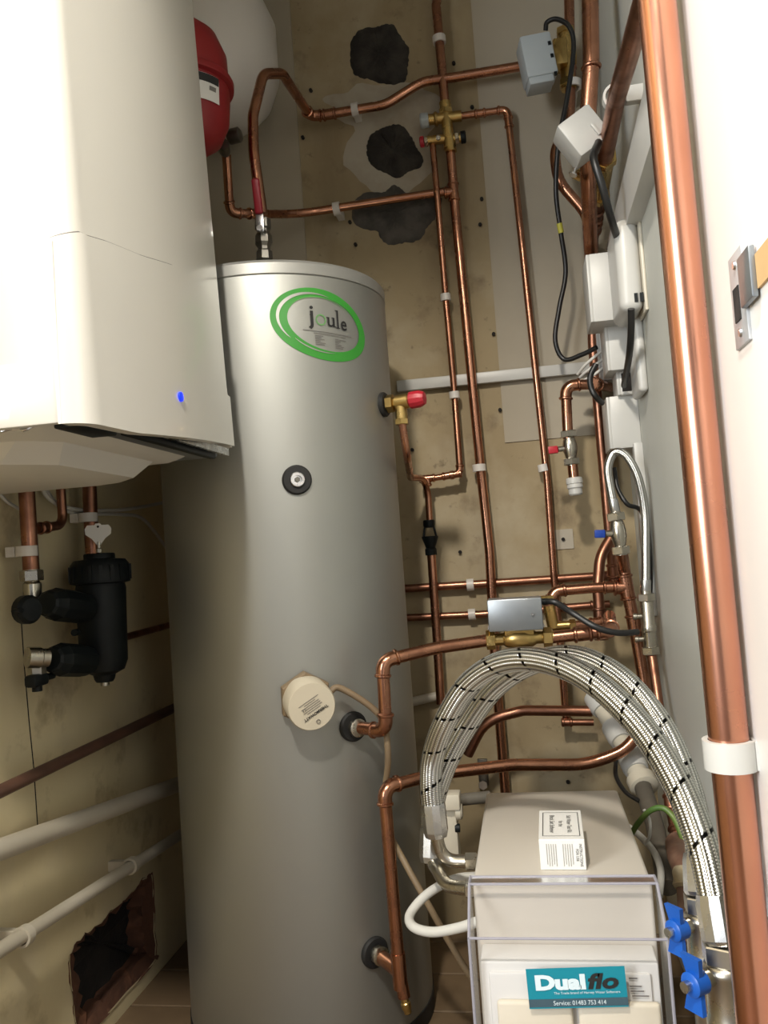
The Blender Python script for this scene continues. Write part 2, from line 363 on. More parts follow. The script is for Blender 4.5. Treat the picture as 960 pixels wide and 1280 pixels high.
lp, ln = onC(404, 406); lt = UP.cross(ln); la0 = math.atan2(lp.y - CY, lp.x - CX)
def wrap(u, v, off=.0008): t = la0 + u / CR; return Vector((CX + (CR + off) * math.cos(t), CY + (CR + off) * math.sin(t), lp.z + v))
def band(o1, a1, b1, o2, a2, b2, rot, t0=0, t1=6.2832, n=96, taper=False, off=.0009):
    m = M(); vs = []; c, s = math.cos(rot), math.sin(rot)
    for i in range(n + 1):
        t = t0 + (t1 - t0) * i / n; k = math.sin(math.pi * i / n) ** .6 if taper else 1
        for o, a, b, out in ((o1, a1, b1, 1), (o2, a2, b2, 0)):
            if out and taper: a = a2 + (a - a2) * k; b = b2 + (b - b2) * k; o = (o2[0] + (o[0] - o2[0]) * k, o2[1] + (o[1] - o2[1]) * k)
            x, y = a * math.cos(t), b * math.sin(t); vs.append(wrap(o[0] + x * c - y * s, o[1] + x * s + y * c, off))
    m.add(vs, [(2 * i, 2 * i + 1, 2 * i + 3, 2 * i + 2) for i in range(n)]); return m
rt = -.22
lab = mk('label_oval', band((0, 0), .0985, .0640, (.007, .001), .0745, .0475, rt), GREEN, cyl, angle=0, label='bright green swirled oval print', fix=False)
mk('oval_stroke', band((-.003, .001), .0850, .0565, (-.002, .0005), .0800, .0520, rt, 1.5, 4.0, 60, True, .0016), SILVER, lab, angle=0, fix=False)
mk('oval_stroke', band((.002, .0), .0800, .0515, (.0025, -.0005), .0775, .0490, rt, 4.0, 5.1, 40, True, .0016), SILVER, lab, angle=0, fix=False)
mk('oval_stroke', band((.004, .004), .0725, .0445, (.004, .004), .0705, .043, rt, .8, 2.9, 50, True, .0012), PALEG, lab, angle=0, fix=False)
def fit(t, x0, x1, y0, y1):
    ax, bx_ = min(p.x for p in t.v), max(p.x for p in t.v); ay, by = min(p.y for p in t.v), max(p.y for p in t.v)
    for p in t.v: p.x = x0 + (p.x - ax) / (bx_ - ax) * (x1 - x0); p.y = y0 + (p.y - ay) / (by - ay) * (y1 - y0)
    return t
def wraptext(s, x0, x1, y0, y1, material, par, **k):
    t = fit(text(s, .04, **k), x0, x1, y0, y1); m = M(); m.f = t.f; m.v = [wrap(p.x, p.y, .0014) for p in t.v]; return mk('lettering', m, material, par, angle=0, fix=False)
for ch, x0, x1, y0, y1, serifs in (('j', -.0285, -.0185, -.0095, .0330, ((-.0255, -.0195, .0165),)), ('u', .0085, .0235, -.0030, .0145, ((.0065, .0120, .0138), (.0175, .0225, .0138), (.0220, .0262, -.0022))),
                                  ('l', .0285, .0320, -.0045, .0290, ((.0255, .0310, .0282), (.0262, .0345, -.0038))), ('e', .0370, .0500, -.0070, .0110, ())):
    t = fit(text(ch, .04, bold=.0004), x0, x1, y0, y1)
    for a, b, y in serifs: t.add([(a, y - .0006, 0), (b, y - .0006, 0), (b, y + .0008, 0), (a, y + .0008, 0)], [(0, 1, 2, 3)])
    for q in t.v: q.x, q.y, q.z = wrap(q.x, q.y, .0014)
    mk('lettering', t, INK, lab, angle=0, fix=False)
mk('lettering', band((-.0045, .0085), .0103, .0103, (-.0045, .0085), .0078, .0078, 0, off=.0014), PALEG, lab, angle=0, fix=False)
m = M()
for i, (u0, u1, v) in enumerate([(-.040, .060, -.0135), (-.020, .046, -.0175)] + [(-.018, -.018 + w, -.0215 - .0032 * j) for j, w in enumerate((.016, .012, .018, .010, .020, .018))] + [(.022, .022 + w, -.0235 - .0032 * j) for j, w in enumerate((.024, .012, .008, .014, .018, .016))]):
    q = [wrap(u0 + (u1 - u0) * k / 6, v + d - .06 * (u0 + (u1 - u0) * k / 6), .0014) for k in range(7) for d in (.0006, -.0006)]
    m.add(q, [(2 * k, 2 * k + 1, 2 * k + 3, 2 * k + 2) for k in range(6)])
mk('small_print', m, INKG, lab, angle=0, fix=False)
def grommet(px, py, R=.0265, name='grommet'):
    p, nr = onC(px, py); g = mk(name, M().lathe([(R * .45, -.004), (R, -.004), (R, .004), (R * .9, .007), (R * .45, .007)], p, nr, 32, caps=False), RUBBER, cyl); return p, nr, g
p, nr, g = grommet(371, 600, .0262)
mk('sensor_plug', M().lathe([(.0135, 0), (.0135, .010), (.012, .012), (.0075, .012), (.0075, .006), (.003, .006), (.003, .009)], p, nr, 28), STEEL, g)
mk('plug_core', M().hexn(p + nr * .005, nr, .005, .005), DSTEEL, g)
# immersion thermostat cover
p, nr = onC(381, 872); nr = (nr + Vector((.10, 0, -.10))).normalized()
cap_o = p + nr * .006
hn = mk('heater_flange', M().hexn(p - nr * .004, nr, .047, .020, 6), TAN, cyl, label='tan hexagonal immersion heater flange')
cover = mk('heater_cover', M().lathe([(.041, 0), (.041, .046), (.039, .050), (.0, .051)], p + nr * .012, nr, 48), CREAMC, cyl, label='cream round immersion thermostat cover with fine print')
cu, cv, cn = frame(nr, UP); cu, cv = cv, cu           # cu to the right, cv up
cu = UP.cross(nr).normalized(); cv = nr.cross(cu)
fo = p + nr * .0637
rot = math.radians(180 + 29)
def onface(m, dx, dy, material, name='lettering'):
    q = M(); q.f = m.f; c, s = math.cos(rot), math.sin(rot)
    q.v = [fo + cu * ((w.x + dx) * c - (w.y + dy) * s) + cv * ((w.x + dx) * s + (w.y + dy) * c) for w in m.v]; return mk(name, q, material, cover, angle=0, fix=False)
onface(text('THERMOWATT', .0068, bold=.00022, xs=.98), 0, .0125, INK)
for k, (w, dx) in enumerate(((.026, 0), (.036, 0), (.030, -.002), (.034, .001), (.022, 0), (.038, 0))):
    onface(M().add([(-w / 2, -.0005, 0), (w / 2, -.0005, 0), (w / 2, .0005, 0), (-w / 2, .0005, 0)], [(0, 1, 2, 3)]), dx, .0062 - .0036 * k, INKG, 'print_line')
onface(text('CE', .0058), .014, -.002, INK)
mk('mark', M().ring(fo + (cu * .0095 - cv * .0255), nr, .0031, .0006, 20, 6), INKG, cover)
def cable(name, pts, r, material, label, cat='cable', n=10, par=None):
    q = [P(x) for x in pts]; return mk(name, M().tube(catmull(q, 10), r, n), material, par, angle=60, label=label if par is None else None, cat=cat if par is None else None)
q0 = p + nr * .03 + cu * .037 + cv * .012
pe, ne = onC(458, 945)
cable('heater_cable', [q0, q0 + cu * .022 + cv * .004, onC(452, 890)[0] + onC(452, 890)[1] * .055, onC(459, 935)[0] + onC(459, 935)[1] * .06, onC(468, 985)[0] + onC(468, 985)[1] * .03, (482, 1030, 1.46), (507, 1080, 1.42), (535, 1130, 1.40), (562, 1178, 1.42), (590, 1222, 1.42), (612, 1240, 1.44)], .0056, TAN, 'tan heater cable hanging from the round cover on the silver cylinder')

# ================================================================== PIPE SYSTEM
def bead(m, p, ax, r): m.lathe([(r * 1.1, -.0035), (r * 1.34, -.0015), (r * 1.34, .0015), (r * 1.1, .0035)], p, ax, 16)
def elbow(par, arc, r, material):
    a0 = (arc[0] - arc[1]).normalized(); a1 = (arc[-1] - arc[-2]).normalized(); e = r * 1.0
    pts = [arc[0] + a0 * e] + arc + [arc[-1] + a1 * e]; m = M().tube(pts, r * 1.14, 16)
    bead(m, arc[0] + a0 * e * .8, a0, r); bead(m, arc[-1] + a1 * e * .8, a1, r); mk('elbow', m, material, par)
def tee(par, p, dm, db, r, material, L=1.9, name='tee'):
    dm = dm.normalized(); db = db.normalized(); m = M().rod(p - dm * r * L, p + dm * r * L, r * 1.15); m.rod(p, p + db * r * L, r * 1.15)
    for s in (-1, 1): bead(m, p + dm * r * L * s * .92, dm, r)
    bead(m, p + db * r * L * .92, db, r); mk(name, m, material, par)
def coupling(par, p, d, r, material, L=1.3, name='coupling'):
    d = d.normalized(); m = M().rod(p - d * r * L, p + d * r * L, r * 1.14); bead(m, p - d * r * L * .9, d, r); bead(m, p + d * r * L * .9, d, r); mk(name, m, material, par)
def pipe(label, pts, r, material=COPPER, couplings=(), bend=.05, name='copper_pipe', cat='pipe', group=None):
    """pts: (px,py,Y[,'e'|radius]); 'e' puts a fitting elbow on that corner"""
    v = []; rb = []; el = []
    for q in pts:
        if isinstance(q, tuple) and isinstance(q[0], Vector): v.append(q[0]); f = q[1] if len(q) > 1 else None
        elif isinstance(q, Vector): v.append(q); f = None
        else: v.append(P(q)); f = q[3] if len(q) > 3 else None
        el.append(f == 'e'); rb.append(r * 1.7 if f == 'e' else (f if isinstance(f, float) else bend))
    path, arcs = fillet(v, rb); base = v[0].copy(); base.z = min(a.z for a in v)
    t = thing(name, base, label, cat, group)
    mk('tube', M().tube(path, r, 18), material, t, angle=50)
    for i in range(1, len(v) - 1):
        if el[i] and arcs[i - 1]: elbow(t, arcs[i - 1], r, material)
    for (i, s) in couplings: coupling(t, v[i].lerp(v[i + 1], s), v[i + 1] - v[i], r, material)
    t['_v'] = 0; del t['_v']; VP[label] = v; return t
VP = {}
def clip(p, ax, wall, r, where, L=.016, material=PLASTC, dist=None):
    """snap-on pipe clip: band round the pipe and a foot to the wall (wall = unit vector towards it)"""
    ax = ax.normalized(); u = (wall - ax * wall.dot(ax)).normalized(); w = ax.cross(u); t = thing('pipe_clip', p + u * r, 'white plastic pipe clip ' + where, 'pipe clip', 'white pipe clips')
    m = M(); n = 20; vs = []; ro, ri = r + .0045, r + .0004
    for i in range(n + 1):
        a = math.radians(30 + 300 * i / n); d = u * math.cos(a) + w * math.sin(a)
        for rr, h in ((ri, -L / 2), (ro, -L / 2), (ro, L / 2), (ri, L / 2)): vs.append(p + d * rr + ax * h)
    fs = [(4 * i + j, 4 * i + (j + 1) % 4, 4 * i + 4 + (j + 1) % 4, 4 * i + 4 + j) for i in range(n) for j in range(4)] + [(0, 1, 2, 3), (4 * n, 4 * n + 1, 4 * n + 2, 4 * n + 3)]
    mk('clip_band', m.add(vs, fs), material, t)
    d = dist if dist else .02
    mk('clip_foot', M().box(p + u * (r + .002 + (d - r) / 2), (max(.004, d - r), r * 1.7, L * 1.02), ax=(u, w, ax), bevel=.001, seg=1), material, t); return t
def clip_at(px, py, Y, px2, py2, r, where, wall=YA, dist=None):
    p = aY(px, py, Y); q = aY(px2, py2, Y); return clip(p, q - p, wall, r, where, dist=dist if dist else (YB - Y))
R15, R22, R28 = .0075, .011, .014
Y2 = 1.915; Y1 = 1.918
# hot outlet from the cylinder top to the motorised valve
ctop = Vector((CX + .01, CY - .03, CZ1))
zt = aY(330, 318, ctop.y)
t = pipe('long copper pipe rising from cylinder top, over a hairpin bend, to grey motorised valve',
         [(328, 268, 1.597), (317, 190, 1.60, .2), (316, 145, 1.61, .09), (329, 92, 1.64, .045), (353, 92, 1.70, .05), (388, 145, 1.905, 'e'), (404, 144, 1.905), (482, 131, 1.905, .09), (528, 102, 1.905, .09), (566, 97, 1.905), (668, 80, 1.90)], R22, COPPER, couplings=[(6, .10)])
clip_at(444, 137, 1.905, 460, 134, R22, 'on the hairpin copper pipe below the top mortar patch')
clip_at(421, 261, 1.90, 450, 255, R22, 'on the level pipe left of the lowest mortar patch')
# lever valve on the cylinder top
va = aY(331, 330, 1.597); vb = aY(328, 268, 1.597); ax = (vb - va).normalized()
v = thing('lever_valve', va, 'lever ball valve with red handle standing on the cylinder top', 'valve')
mk('valve_body', M().lathe([(.010, -.01), (.010, .004), (.017, .008), (.017, .024), (.013, .028), (.013, .034), (.018, .042), (.018, .056), (.013, .064), (.013, .070), (.017, .073), (.017, .090), (.012, .094)], va, ax, 8), DSTEEL, v, angle=20)
lo = va + ax * .062 + Vector((.002, -.024, 0))
mk('stem_nut', M().hexn(lo + YA * .02, -YA, .007, .028), STEEL, v, angle=20)
sd = (ax + Vector((0, -.25, 0))).normalized()
lever = mk('lever', M().box(lo + ax * .012 - YA * .002, (.016, .003, .036), ax=(XA, YA, ax), bevel=.001), STEEL, v)
mk('grip', M().box(lo + ax * .062 - YA * .012, (.0165, .010, .068), ax=(XA, sd.cross(XA), sd), bevel=.0045, seg=3), REDD, lever, label='red rubber grip')
# level pipe from vessel to tee
t = pipe('copper pipe from red vessel running level to the tee under mixing valve',
         [(283, 193, 1.66), (286, 243, 1.70), (288, 266, 1.72, 'e'), (308, 267, 1.74), (372, 268, 1.895, .12), (440, 257, 1.905), (560, 239, 1.915)], R22 * .88, COPPER, couplings=[(3, .12)])
# mixing valve assembly
mv = aY(556, 152, 1.905)
v = thing('mixing_valve', mv, 'brass multi-port mixing valve with grey knob on the back wall', 'valve')
A = lambda x, y, Y=1.90: aY(x, y, Y)
m = M().rod(A(556, 128), A(562, 186), .0135); m.rod(A(535, 150), A(577, 145), .0125, 18); m.rod(A(532, 176), A(580, 172), .0105, 16)
m.hexn(A(557, 137), A(562, 186) - A(557, 137), .017, .012); m.lathe([(.015, -.004), (.017, 0), (.015, .004)], A(545, 149), XA, 18); m.rod(A(562, 170), A(564, 190), .013)
mk('valve_body', m, BRASS, v)
mk('knob', M().lathe([(.010, 0), (.0165, .001), (.0175, .016), (.015, .020), (.005, .021)], A(536, 150, 1.895), A(518, 153, 1.895) - A(536, 150, 1.895), 20), ACTG, v, label='grey ribbed adjusting knob')
mk('red_cap', M().lathe([(.0125, 0), (.0125, .008), (.010, .010)], A(530, 177), -XA, 18), REDP, v)
mk('black_cap', M().lathe([(.014, 0), (.014, .010), (.012, .012)], A(576, 172), XA, 18), BLACK, v)
mk('nut', M().hexn(A(535, 177), -XA, .012, .008), NICKEL, v, angle=20); mk('nut', M().hexn(A(569, 173), XA, .0135, .009), NICKEL, v, angle=20)
mk('screw', M().hexn(A(548, 173, 1.89), -YA, .006, .005), STEEL, v, angle=20)
t = pipe('copper feed pipe dropping from the ceiling into the mixing valve', [(552, -30, 1.905), (545, 6, 1.905, .05), (550, 60, 1.905), (557, 138, 1.905)], R22)
clip_at(549, 50, 1.905, 552, 80, R22, 'on the ceiling pipe above the mixing valve')
t = pipe('thin copper pipe leaving mixing valve to the right and dropping down the beige board',
         [(576, 145, 1.915), (634, 137, 1.915, 'e'), (640, 190, 1.92), (655, 330, 1.92, .4), (684, 600, 1.92, .4), (692, 716, 1.92, .08), (700, 800, 1.925), (708, 905, 1.925)], R15 * 1.1, COPPER, couplings=[(0, .42), (1, .3)])
clip_at(679, 585, 1.92, 684, 610, R15, 'on the thin pipe beside the red handled valve')
t = pipe('stout copper riser running down the back wall from the tee under mixing valve',
         [(563, 186, 1.905), (569, 262, 1.915, .5), (600, 580, 1.915, .8), (612, 690, 1.915, .5), (619, 830, 1.915, .5), (633, 1010, 1.915)], R22, COPPER)
tee(t, aY(567, 240, 1.912), aY(569, 262, 1.912) - aY(566, 225, 1.912), aY(545, 242, 1.912) - aY(567, 240, 1.912), R22 * .95, COPPER)
clip_at(599, 585, 1.915, 601, 605, R22, 'on the stout riser above the tundish level')
t = pipe('thin copper pipe from mixing valve down to the discharge tee',
         [(541, 182, 1.905), (546, 240, 1.897), (557, 372, 1.915, .5), (568, 493, 1.918, .5), (575, 592, 1.90, 'e'), (540, 598, 1.90)], R15, COPPER, couplings=[(4, .45), (4, .12)])
clip_at(557, 372, 1.915, 559, 395, R15, 'high on the thin discharge-side pipe')
clip_at(568, 494, 1.916, 570, 515, R15, 'on the thin pipe just under the white trunking')
# safety valve on the cylinder and its discharge
p, nr, g = grommet(479, 506, .024)
sdir = (A(528, 500, p.y + .0) - p); sdir = Vector((.97, -.22, .02)).normalized()
v = thing('safety_valve', p, 'brass safety valve with red cap screwed into cylinder side', 'valve')
mk('valve_body', M().lathe([(.010, 0), (.010, .008), (.0175, .009), (.0175, .022), (.012, .024), (.0135, .030), (.0135, .052)], p, sdir, 6), BRASS, v, angle=20)
sp = p + sdir * .036
m = M().lathe([(.0145, 0), (.0145, .024), (.012, .027)], p + sdir * .028, sdir, 22); m.rod(sp, sp - UP * .036, .0115, 18); m.hexn(sp - UP * .044, UP, .0135, .011)
mk('outlet_body', m, BRASS, v)
mk('red_cap', M().lathe([(.014, 0), (.0165, .002), (.0165, .020), (.012, .030), (.006, .031)], p + sdir * .055, sdir, 12), REDP, v, angle=25)
so = sp - UP * .040
pt = aY(534, 598, 1.90)
t = pipe('copper discharge pipe curving from safety valve to the tee and down to tundish', [so, (so - UP * .065 + Vector((.004, .01, 0)), .1), (aY(513, 597, 1.80), .035), pt, aY(537, 652, 1.90)], R15)
VPt = aY(537, 652, 1.90); 
t2 = VP['copper discharge pipe curving from safety valve to the tee and down to tundish']
tee(t, pt, XA, -UP, R15, COPPER, L=2.2)
# tundish
ta, tb = aY(536, 650, 1.90), aY(539, 694, 1.90); d = (ta - tb); L = d.length; d.normalize()
v = thing('tundish', tb, 'black open-sided tundish joining two discharge pipes', 'tundish')
mk('lower_cup', M().lathe([(.013, 0), (.0135, .002), (.0135, .014), (.011, .017), (.012, .020), (.019, L * .50), (.019, L * .54), (.016, L * .54)], tb, d, 20), BLACK, v)
mk('upper_nut', M().lathe([(.0095, L * .78), (.0125, L * .80), (.0135, L * .84), (.0135, L * .97), (.012, L)], tb, d, 20), BLACK, v)
for s in (-1, 1):
    mk('strut', M().box(tb + d * L * .66 + XA * s * .0125, (.0045, .010, L * .32), ax=((XA - d * XA.dot(d)).normalized(), YA, (d + XA * -s * .20).normalized()), bevel=.001), BLACK, v)
t = pipe('copper discharge pipe dropping from the black tundish behind the hoses', [(539, 690, 1.90), (545, 780, 1.90, .5), (551, 880, 1.90)], R22 * .92)
# twin level pipes on the lower back wall
t = pipe('upper of two level copper pipes across the lower back wall', [(470, 738, 1.93), (600, 730, 1.93, .5), (764, 719, 1.93)], R22 * .86, COPPERD, couplings=[(1, .98)])
clip_at(588, 731, 1.93, 600, 730, R22 * .86, 'on the upper level pipe left of the riser', dist=.022)
t = pipe('lower of two level copper pipes across the lower back wall', [(470, 774, 1.93), (600, 768, 1.93, .5), (762, 755, 1.93)], R15 * 1.15, COPPERD, couplings=[(1, .9), (1, .62)])
clip_at(590, 768, 1.93, 602, 767, R15 * 1.15, 'on the lower level pipe beside the silver motor box', dist=.022)
# zone valve in the middle with its silver head
YZ = 1.50
za, zb = aY(608, 800, YZ), aY(692, 796, YZ); zd = (zb - za).normalized(); zm = (za + zb) / 2
v = thing('zone_valve', zm, 'brass zone valve under a silver motor box beside cylinder', 'motorised valve')
mk('valve_body', M().lathe([(.011, 0), (.011, .03), (.015, .035), (.019, .050), (.019, .068), (.015, .082), (.011, .088), (.011, (zb - za).length)], za, zd, 20), BRASS, v)
mk('nut', M().hexn(za + zd * .0, zd, .0175, .016), BRASS, v, angle=20); mk('nut', M().hexn(zb - zd * .018, zd, .0175, .016), BRASS, v, angle=20)
zu = YA.cross(zd) * -1; zu = zd.cross(YA) * 1
zu = UP - zd * UP.dot(zd); zu.normalize()
mk('valve_neck', M().box(zm + zu * .016, (.052, .030, .020), ax=(zd, YA, zu), bevel=.003), BRASS, v)
hd = aY(644, 767, YZ - .01)
head = mk('motor_box', M().box(hd, (.094, .052, .056), ax=(zd, YA, zu), bevel=.003), ACTM, v, label='silver metal motor housing')
mk('box_screw', M().lathe([(.0028, 0), (.0028, .003)], hd + zd * .030 - YA * .0275, -YA, 10), STEEL, head)
for s in (-1, 1): mk('box_tab', M().box(hd + zd * s * .0475 - zu * .022, (.003, .02, .006), ax=(zd, YA, zu)), STEEL, head)
mk('cable_gland', M().lathe([(.006, 0), (.006, .010), (.0045, .016)], hd + zd * .047 + zu * .018, zd, 12), BLACK, head)
cable('motor_cable', [hd + zd * .055 + zu * .018, (694, 753, YZ - .02), (715, 766, YZ - .02), (745, 784, YZ - .035), (772, 791, YZ - .03), (797, 790, YZ - .005)], .0055, CABLEB, 'thick black cable leaving the silver motor box toward right wall')
# coil flow pipe
p, nr, g = grommet(441, 908, .0262)
pa = p + nr * .052; mk('union', M().lathe([(.012, -.002), (.012, .012), (.016, .013), (.016, .022), (.012, .024)], p, nr, 16), NICKEL, g)
pz = aY(476, 910, pa.y); ptop = aY(478, 826, pa.y)
t = pipe('copper coil pipe leaving cylinder by the heater cover and rising to the zone valve',
         [p + nr * .01, (Vector((ptop.x - .002, pa.y + .0, p.z - .002)), 'e'), (ptop, 'e'), (545, 810, 1.46, .2), (612, 800, YZ)], R22, COPPER)
t2 = pipe('copper pipe from zone valve to an elbow by the tee column', [(688, 797, YZ), (742, 791, YZ), (764, 789, YZ, 'e'), (762, 770, 1.60)], R22, COPPER, couplings=[(0, .75)])
# return pipe along the bottom
p, nr, g = grommet(468, 1190, .0265)
mk('union', M().lathe([(.012, -.002), (.012, .010), (.016, .011), (.016, .022), (.012, .024)], p, nr, 14), NICKEL, g)
pr = p + nr * .062
ptee = aY(499, 1214, pr.y)
pup = aY(480, 984, pr.y)
t = pipe('copper return pipe up from the cylinder foot then level behind the braided hoses',
         [aY(505, 1246, pr.y), ptee, (pup, 'e'), (548, 967, 1.50), (640, 956, 1.55, .2), (735, 956, 1.60, .12), (782, 938, 1.60, .08), (806, 905, 1.62)], R22, COPPER)
mk('branch', M().rod(p + nr * .012, ptee + UP * .0, R22 * 1.12), COPPER, t)
mk('tee', M().rod(ptee.lerp(pup, -.09), ptee.lerp(pup, .10), R22 * 1.15), COPPER, t)
da, db = aY(504, 1243, pr.y), aY(510, 1266, pr.y)
v = thing('drain_cock', db, 'small brass drain cock under the return pipe', 'valve'); m = M().lathe([(.007, 0), (.007, .012), (.0085, .014), (.0085, .022), (.0065, .026), (.0065, (db - da).length)], da, db - da, 14, caps=True); mk('drain_body', m, BRASS, v)
mk('spout_mouth', M().lathe([(.0045, 0), (.0045, .002)], db, db - da, 12), DARK, v)
# curved pipe behind hoses
t = pipe('dark copper pipe curving behind hoses towards the right wall', [(585, 943, 1.80), (606, 900, 1.78, .09), (655, 888, 1.78), (740, 889, 1.78)], R22, COPPERD)
t = pipe('short dark copper stub below the curved pipe', [(705, 903, 1.90), (742, 903, 1.90)], R15, COPPERD, couplings=[(0, .1)])
# brass service valves right of zone valve
v = thing('service_valve', aY(690, 775, 1.70), 'small brass service valve behind the silver motor box', 'valve')
m = M().rod(aY(686, 757, 1.70), aY(692, 785, 1.70), .012); m.hexn(aY(684, 752, 1.70), UP, .015, .012); m.hexn(aY(712, 783, 1.70), XA, .014, .012); m.rod(aY(690, 783, 1.70), aY(716, 781, 1.70), .009); mk('valve_body', m, BRASS, v)
t = pipe('short copper pipe from brass service valve to the right', [(714, 782, 1.70), (758, 776, 1.72)], R15 * 1.1, COPPER, couplings=[(0, .7)])
# tee column at the right
YT = 1.72
t = pipe('copper tee column dropping at the right of zone valve cable', [(777, 690, YT), (784, 738, YT), (793, 782, YT), (808, 868, YT)], R22 * 1.1, COPPER, couplings=[(2, -.03)])
tee(t, aY(783, 734, YT), aY(793, 782, YT) - aY(779, 705, YT), -XA, R22 * 1.12, COPPER, L=2.0)
t = pipe('short copper branch from the tee column ending in an elbow', [aY(783, 733, YT), aY(740, 735, YT), (aY(694, 739, YT), 'e'), (aY(684, 760, 1.71))], R22 * .95, COPPER, couplings=[(0, .45)])
t = pipe('bowed copper pipe bridging between the level pipes near the blue tap', [(770, 662, 1.86), (750, 695, 1.84, .1), (747, 735, 1.82), (752, 800, 1.80)], R22 * 1.05, COPPERD, couplings=[(2, .55), (2, .85)])
t = pipe('copper drop pipe behind the white boxes feeding the level pipes', [(738, 300, 1.86), (741, 430, 1.88), (752, 560, 1.89), (768, 735, 1.90)], R22, COPPERD, couplings=[(2, .88)])
# red handled valve with white stop end
YV = 1.80
t = pipe('copper branch with elbow hanging above the red handled valve', [(762, 484, 1.88), (742, 480, YV), (707, 482, YV, 'e'), (710, 548, YV)], R22, COPPER, couplings=[(0, .9)])
def isovalve(label, pa, pb, rr, hd, hm, hl=.03):
    v = thing('isolating_valve', pb, label, 'valve'); d = (pb - pa); L = d.length; d.normalize()
    mk('valve_body', M().lathe([(rr * .8, 0), (rr * .8, L * .2), (rr * .95, L * .26), (rr * 1.12, L * .42), (rr * 1.12, L * .56), (rr * .9, L * .72), (rr * .8, L * .8), (rr * .8, L)], pa, d, 18), NICKEL, v)
    mk('nut', M().hexn(pa + d * L * .02, d, rr * 1.35, L * .18), NICKEL, v, angle=20); mk('nut', M().hexn(pa + d * L * .80, d, rr * 1.35, L * .18), NICKEL, v, angle=20)
    mk('spindle', M().rod(pa + d * L * .5, pa + d * L * .5 + hd * .026, rr * .45), NICKEL, v)
    h = mk('handle', M().box(pa + d * L * .5 + hd * (.026 + hl * .35), (hl * .7, .012, .016), ax=(hd, YA, hd.cross(YA)), bevel=.002), hm, v); return v
isovalve('nickel isolating valve with red handle above the white stop end', aY(710, 538, YV), aY(715, 582, YV), .0135, Vector((-.98, -.2, -.05)).normalized(), REDP)
pa, pb = aY(715, 576, YV), aY(720, 619, YV)
v = thing('push_fit_stop', pb, 'white plastic push-fit stop end under the red handled valve', 'pipe fitting')
L = (pb - pa).length; d = (pb - pa).normalized()
mk('pipe_tail', M().rod(pa, pa + d * L * .6, R22), COPPER, v)
mk('stop_body', M().lathe([(.012, L * .48), (.0165, L * .5), (.0175, L * .56), (.0175, L * .66), (.016, L * .68), (.017, L * .78), (.0145, L * .82), (.0145, L * .96), (.012, L)], pa, d, 24), PLASTW, v)
# blue handled valve, filling loop, double check valve
YF = 1.66
isovalve('nickel isolating valve with blue handle below the small hose loop', aY(769, 640, YF), aY(777, 694, YF), .0135, Vector((-.97, -.22, .05)).normalized(), BLUED)
fa = [(768, 634, YF), (763, 610, YF), (760, 585, YF), (768, 566, YF), (783, 570, YF - .01), (798, 598, YF - .01), (806, 640, YF), (807, 690, YF), (807, 735, YF)]
def hose(label, pts, r, pitch, nst, tracer, ends=True, n=48, name='braided_hose', step=.0016, amp=.0007, reach=0, tr=.057):
    q = catmull([P(x) for x in pts], 24); L = [0]
    for i in range(1, len(q)): L.append(L[-1] + (q[i] - q[i - 1]).length)
    N = int(L[-1] / step); path = []; j = 0
    for i in range(N + 1):
        s = L[-1] * i / N
        while j < len(L) - 2 and L[j + 1] < s: j += 1
        path.append(q[j].lerp(q[j + 1], (s - L[j]) / max(1e-9, L[j + 1] - L[j])))
    wv = []
    def rad(i, k, nn):
        s = L[-1] * i / N; a = k / nn
        c1 = math.cos(2 * math.pi * s * nst * 2 / pitch + (math.pi if int(a * nst * 2) % 2 else 0)); c2 = -math.cos(4 * math.pi * a * nst)
        w = max(0, min(1, .5 + .3 * c1 + .45 * c2))
        val = .3 + .7 * w  # weave valleys coloured darker, painting the shade between strands
        if tracer:
            ph = (a * .9 - s / tr) % 1.0
            if ph < .075 and (a * 9) % 1.0 < .62: val = .05; w = .3
        wv.append(val); return r + amp * (w - .5) * 2
    m = M().tube(path, r, n, rad=rad, hint=UP)
    t = thing(name, P(pts[-1]), label, 'hose'); o = mk('braid', m, BRAID, t, angle=80, fix=False)
    ca = o.data.color_attributes.new('weave', 'FLOAT_COLOR', 'POINT'); buf = []
    for x in wv: buf += [x, x, x, 1]
    ca.data.foreach_set('color', buf); return t, path
t, pth = hose('small braided filling hose looped between two nickel valves', fa, .0078, .024, 5, False, n=40, step=.0006, amp=.0006)
for q, w in ((pth[0], pth[0] - pth[6]), (pth[-1], pth[-1] - pth[-7])):
    mk('ferrule', M().lathe([(.0092, -.016), (.0098, -.012), (.0098, .006), (.0085, .010)], q, w, 18), STEEL, t)
ca_, cb_ = aY(807, 738, YF), aY(814, 822, YF); d = cb_ - ca_; L = d.length; d.normalize()
v = thing('check_valve', cb_, 'nickel double check valve on the right wall under the hose loop', 'valve')
mk('valve_body', M().lathe([(.010, 0), (.010, .012), (.0125, .016), (.0125, L * .5), (.0145, L * .53), (.0145, L * .60), (.0125, L * .62), (.0125, L * .84), (.010, L)], ca_, d, 20), NICKEL, v)
mk('nut', M().hexn(ca_ + d * .006, d, .0175, .014), NICKEL, v, angle=20); mk('nut', M().hexn(ca_ + d * L * .84, d, .0175, .014), NICKEL, v, angle=20)
for s in (.38, .72): mk('test_port', M().lathe([(.005, 0), (.005, .010), (.0065, .011), (.0065, .017)], ca_ + d * L * s - XA * .010, -XA, 12), NICKEL, v)
t = pipe('copper pipe dropping from the double check valve to the elbow behind hoses', [(814, 816, YF), (826, 900, 1.60, .5), (839, 1012, 1.50), (846, 1046, 1.46, 'e'), (850, 1062, 1.36)], R15 * 1.25, COPPERD, couplings=[(1, .93)])
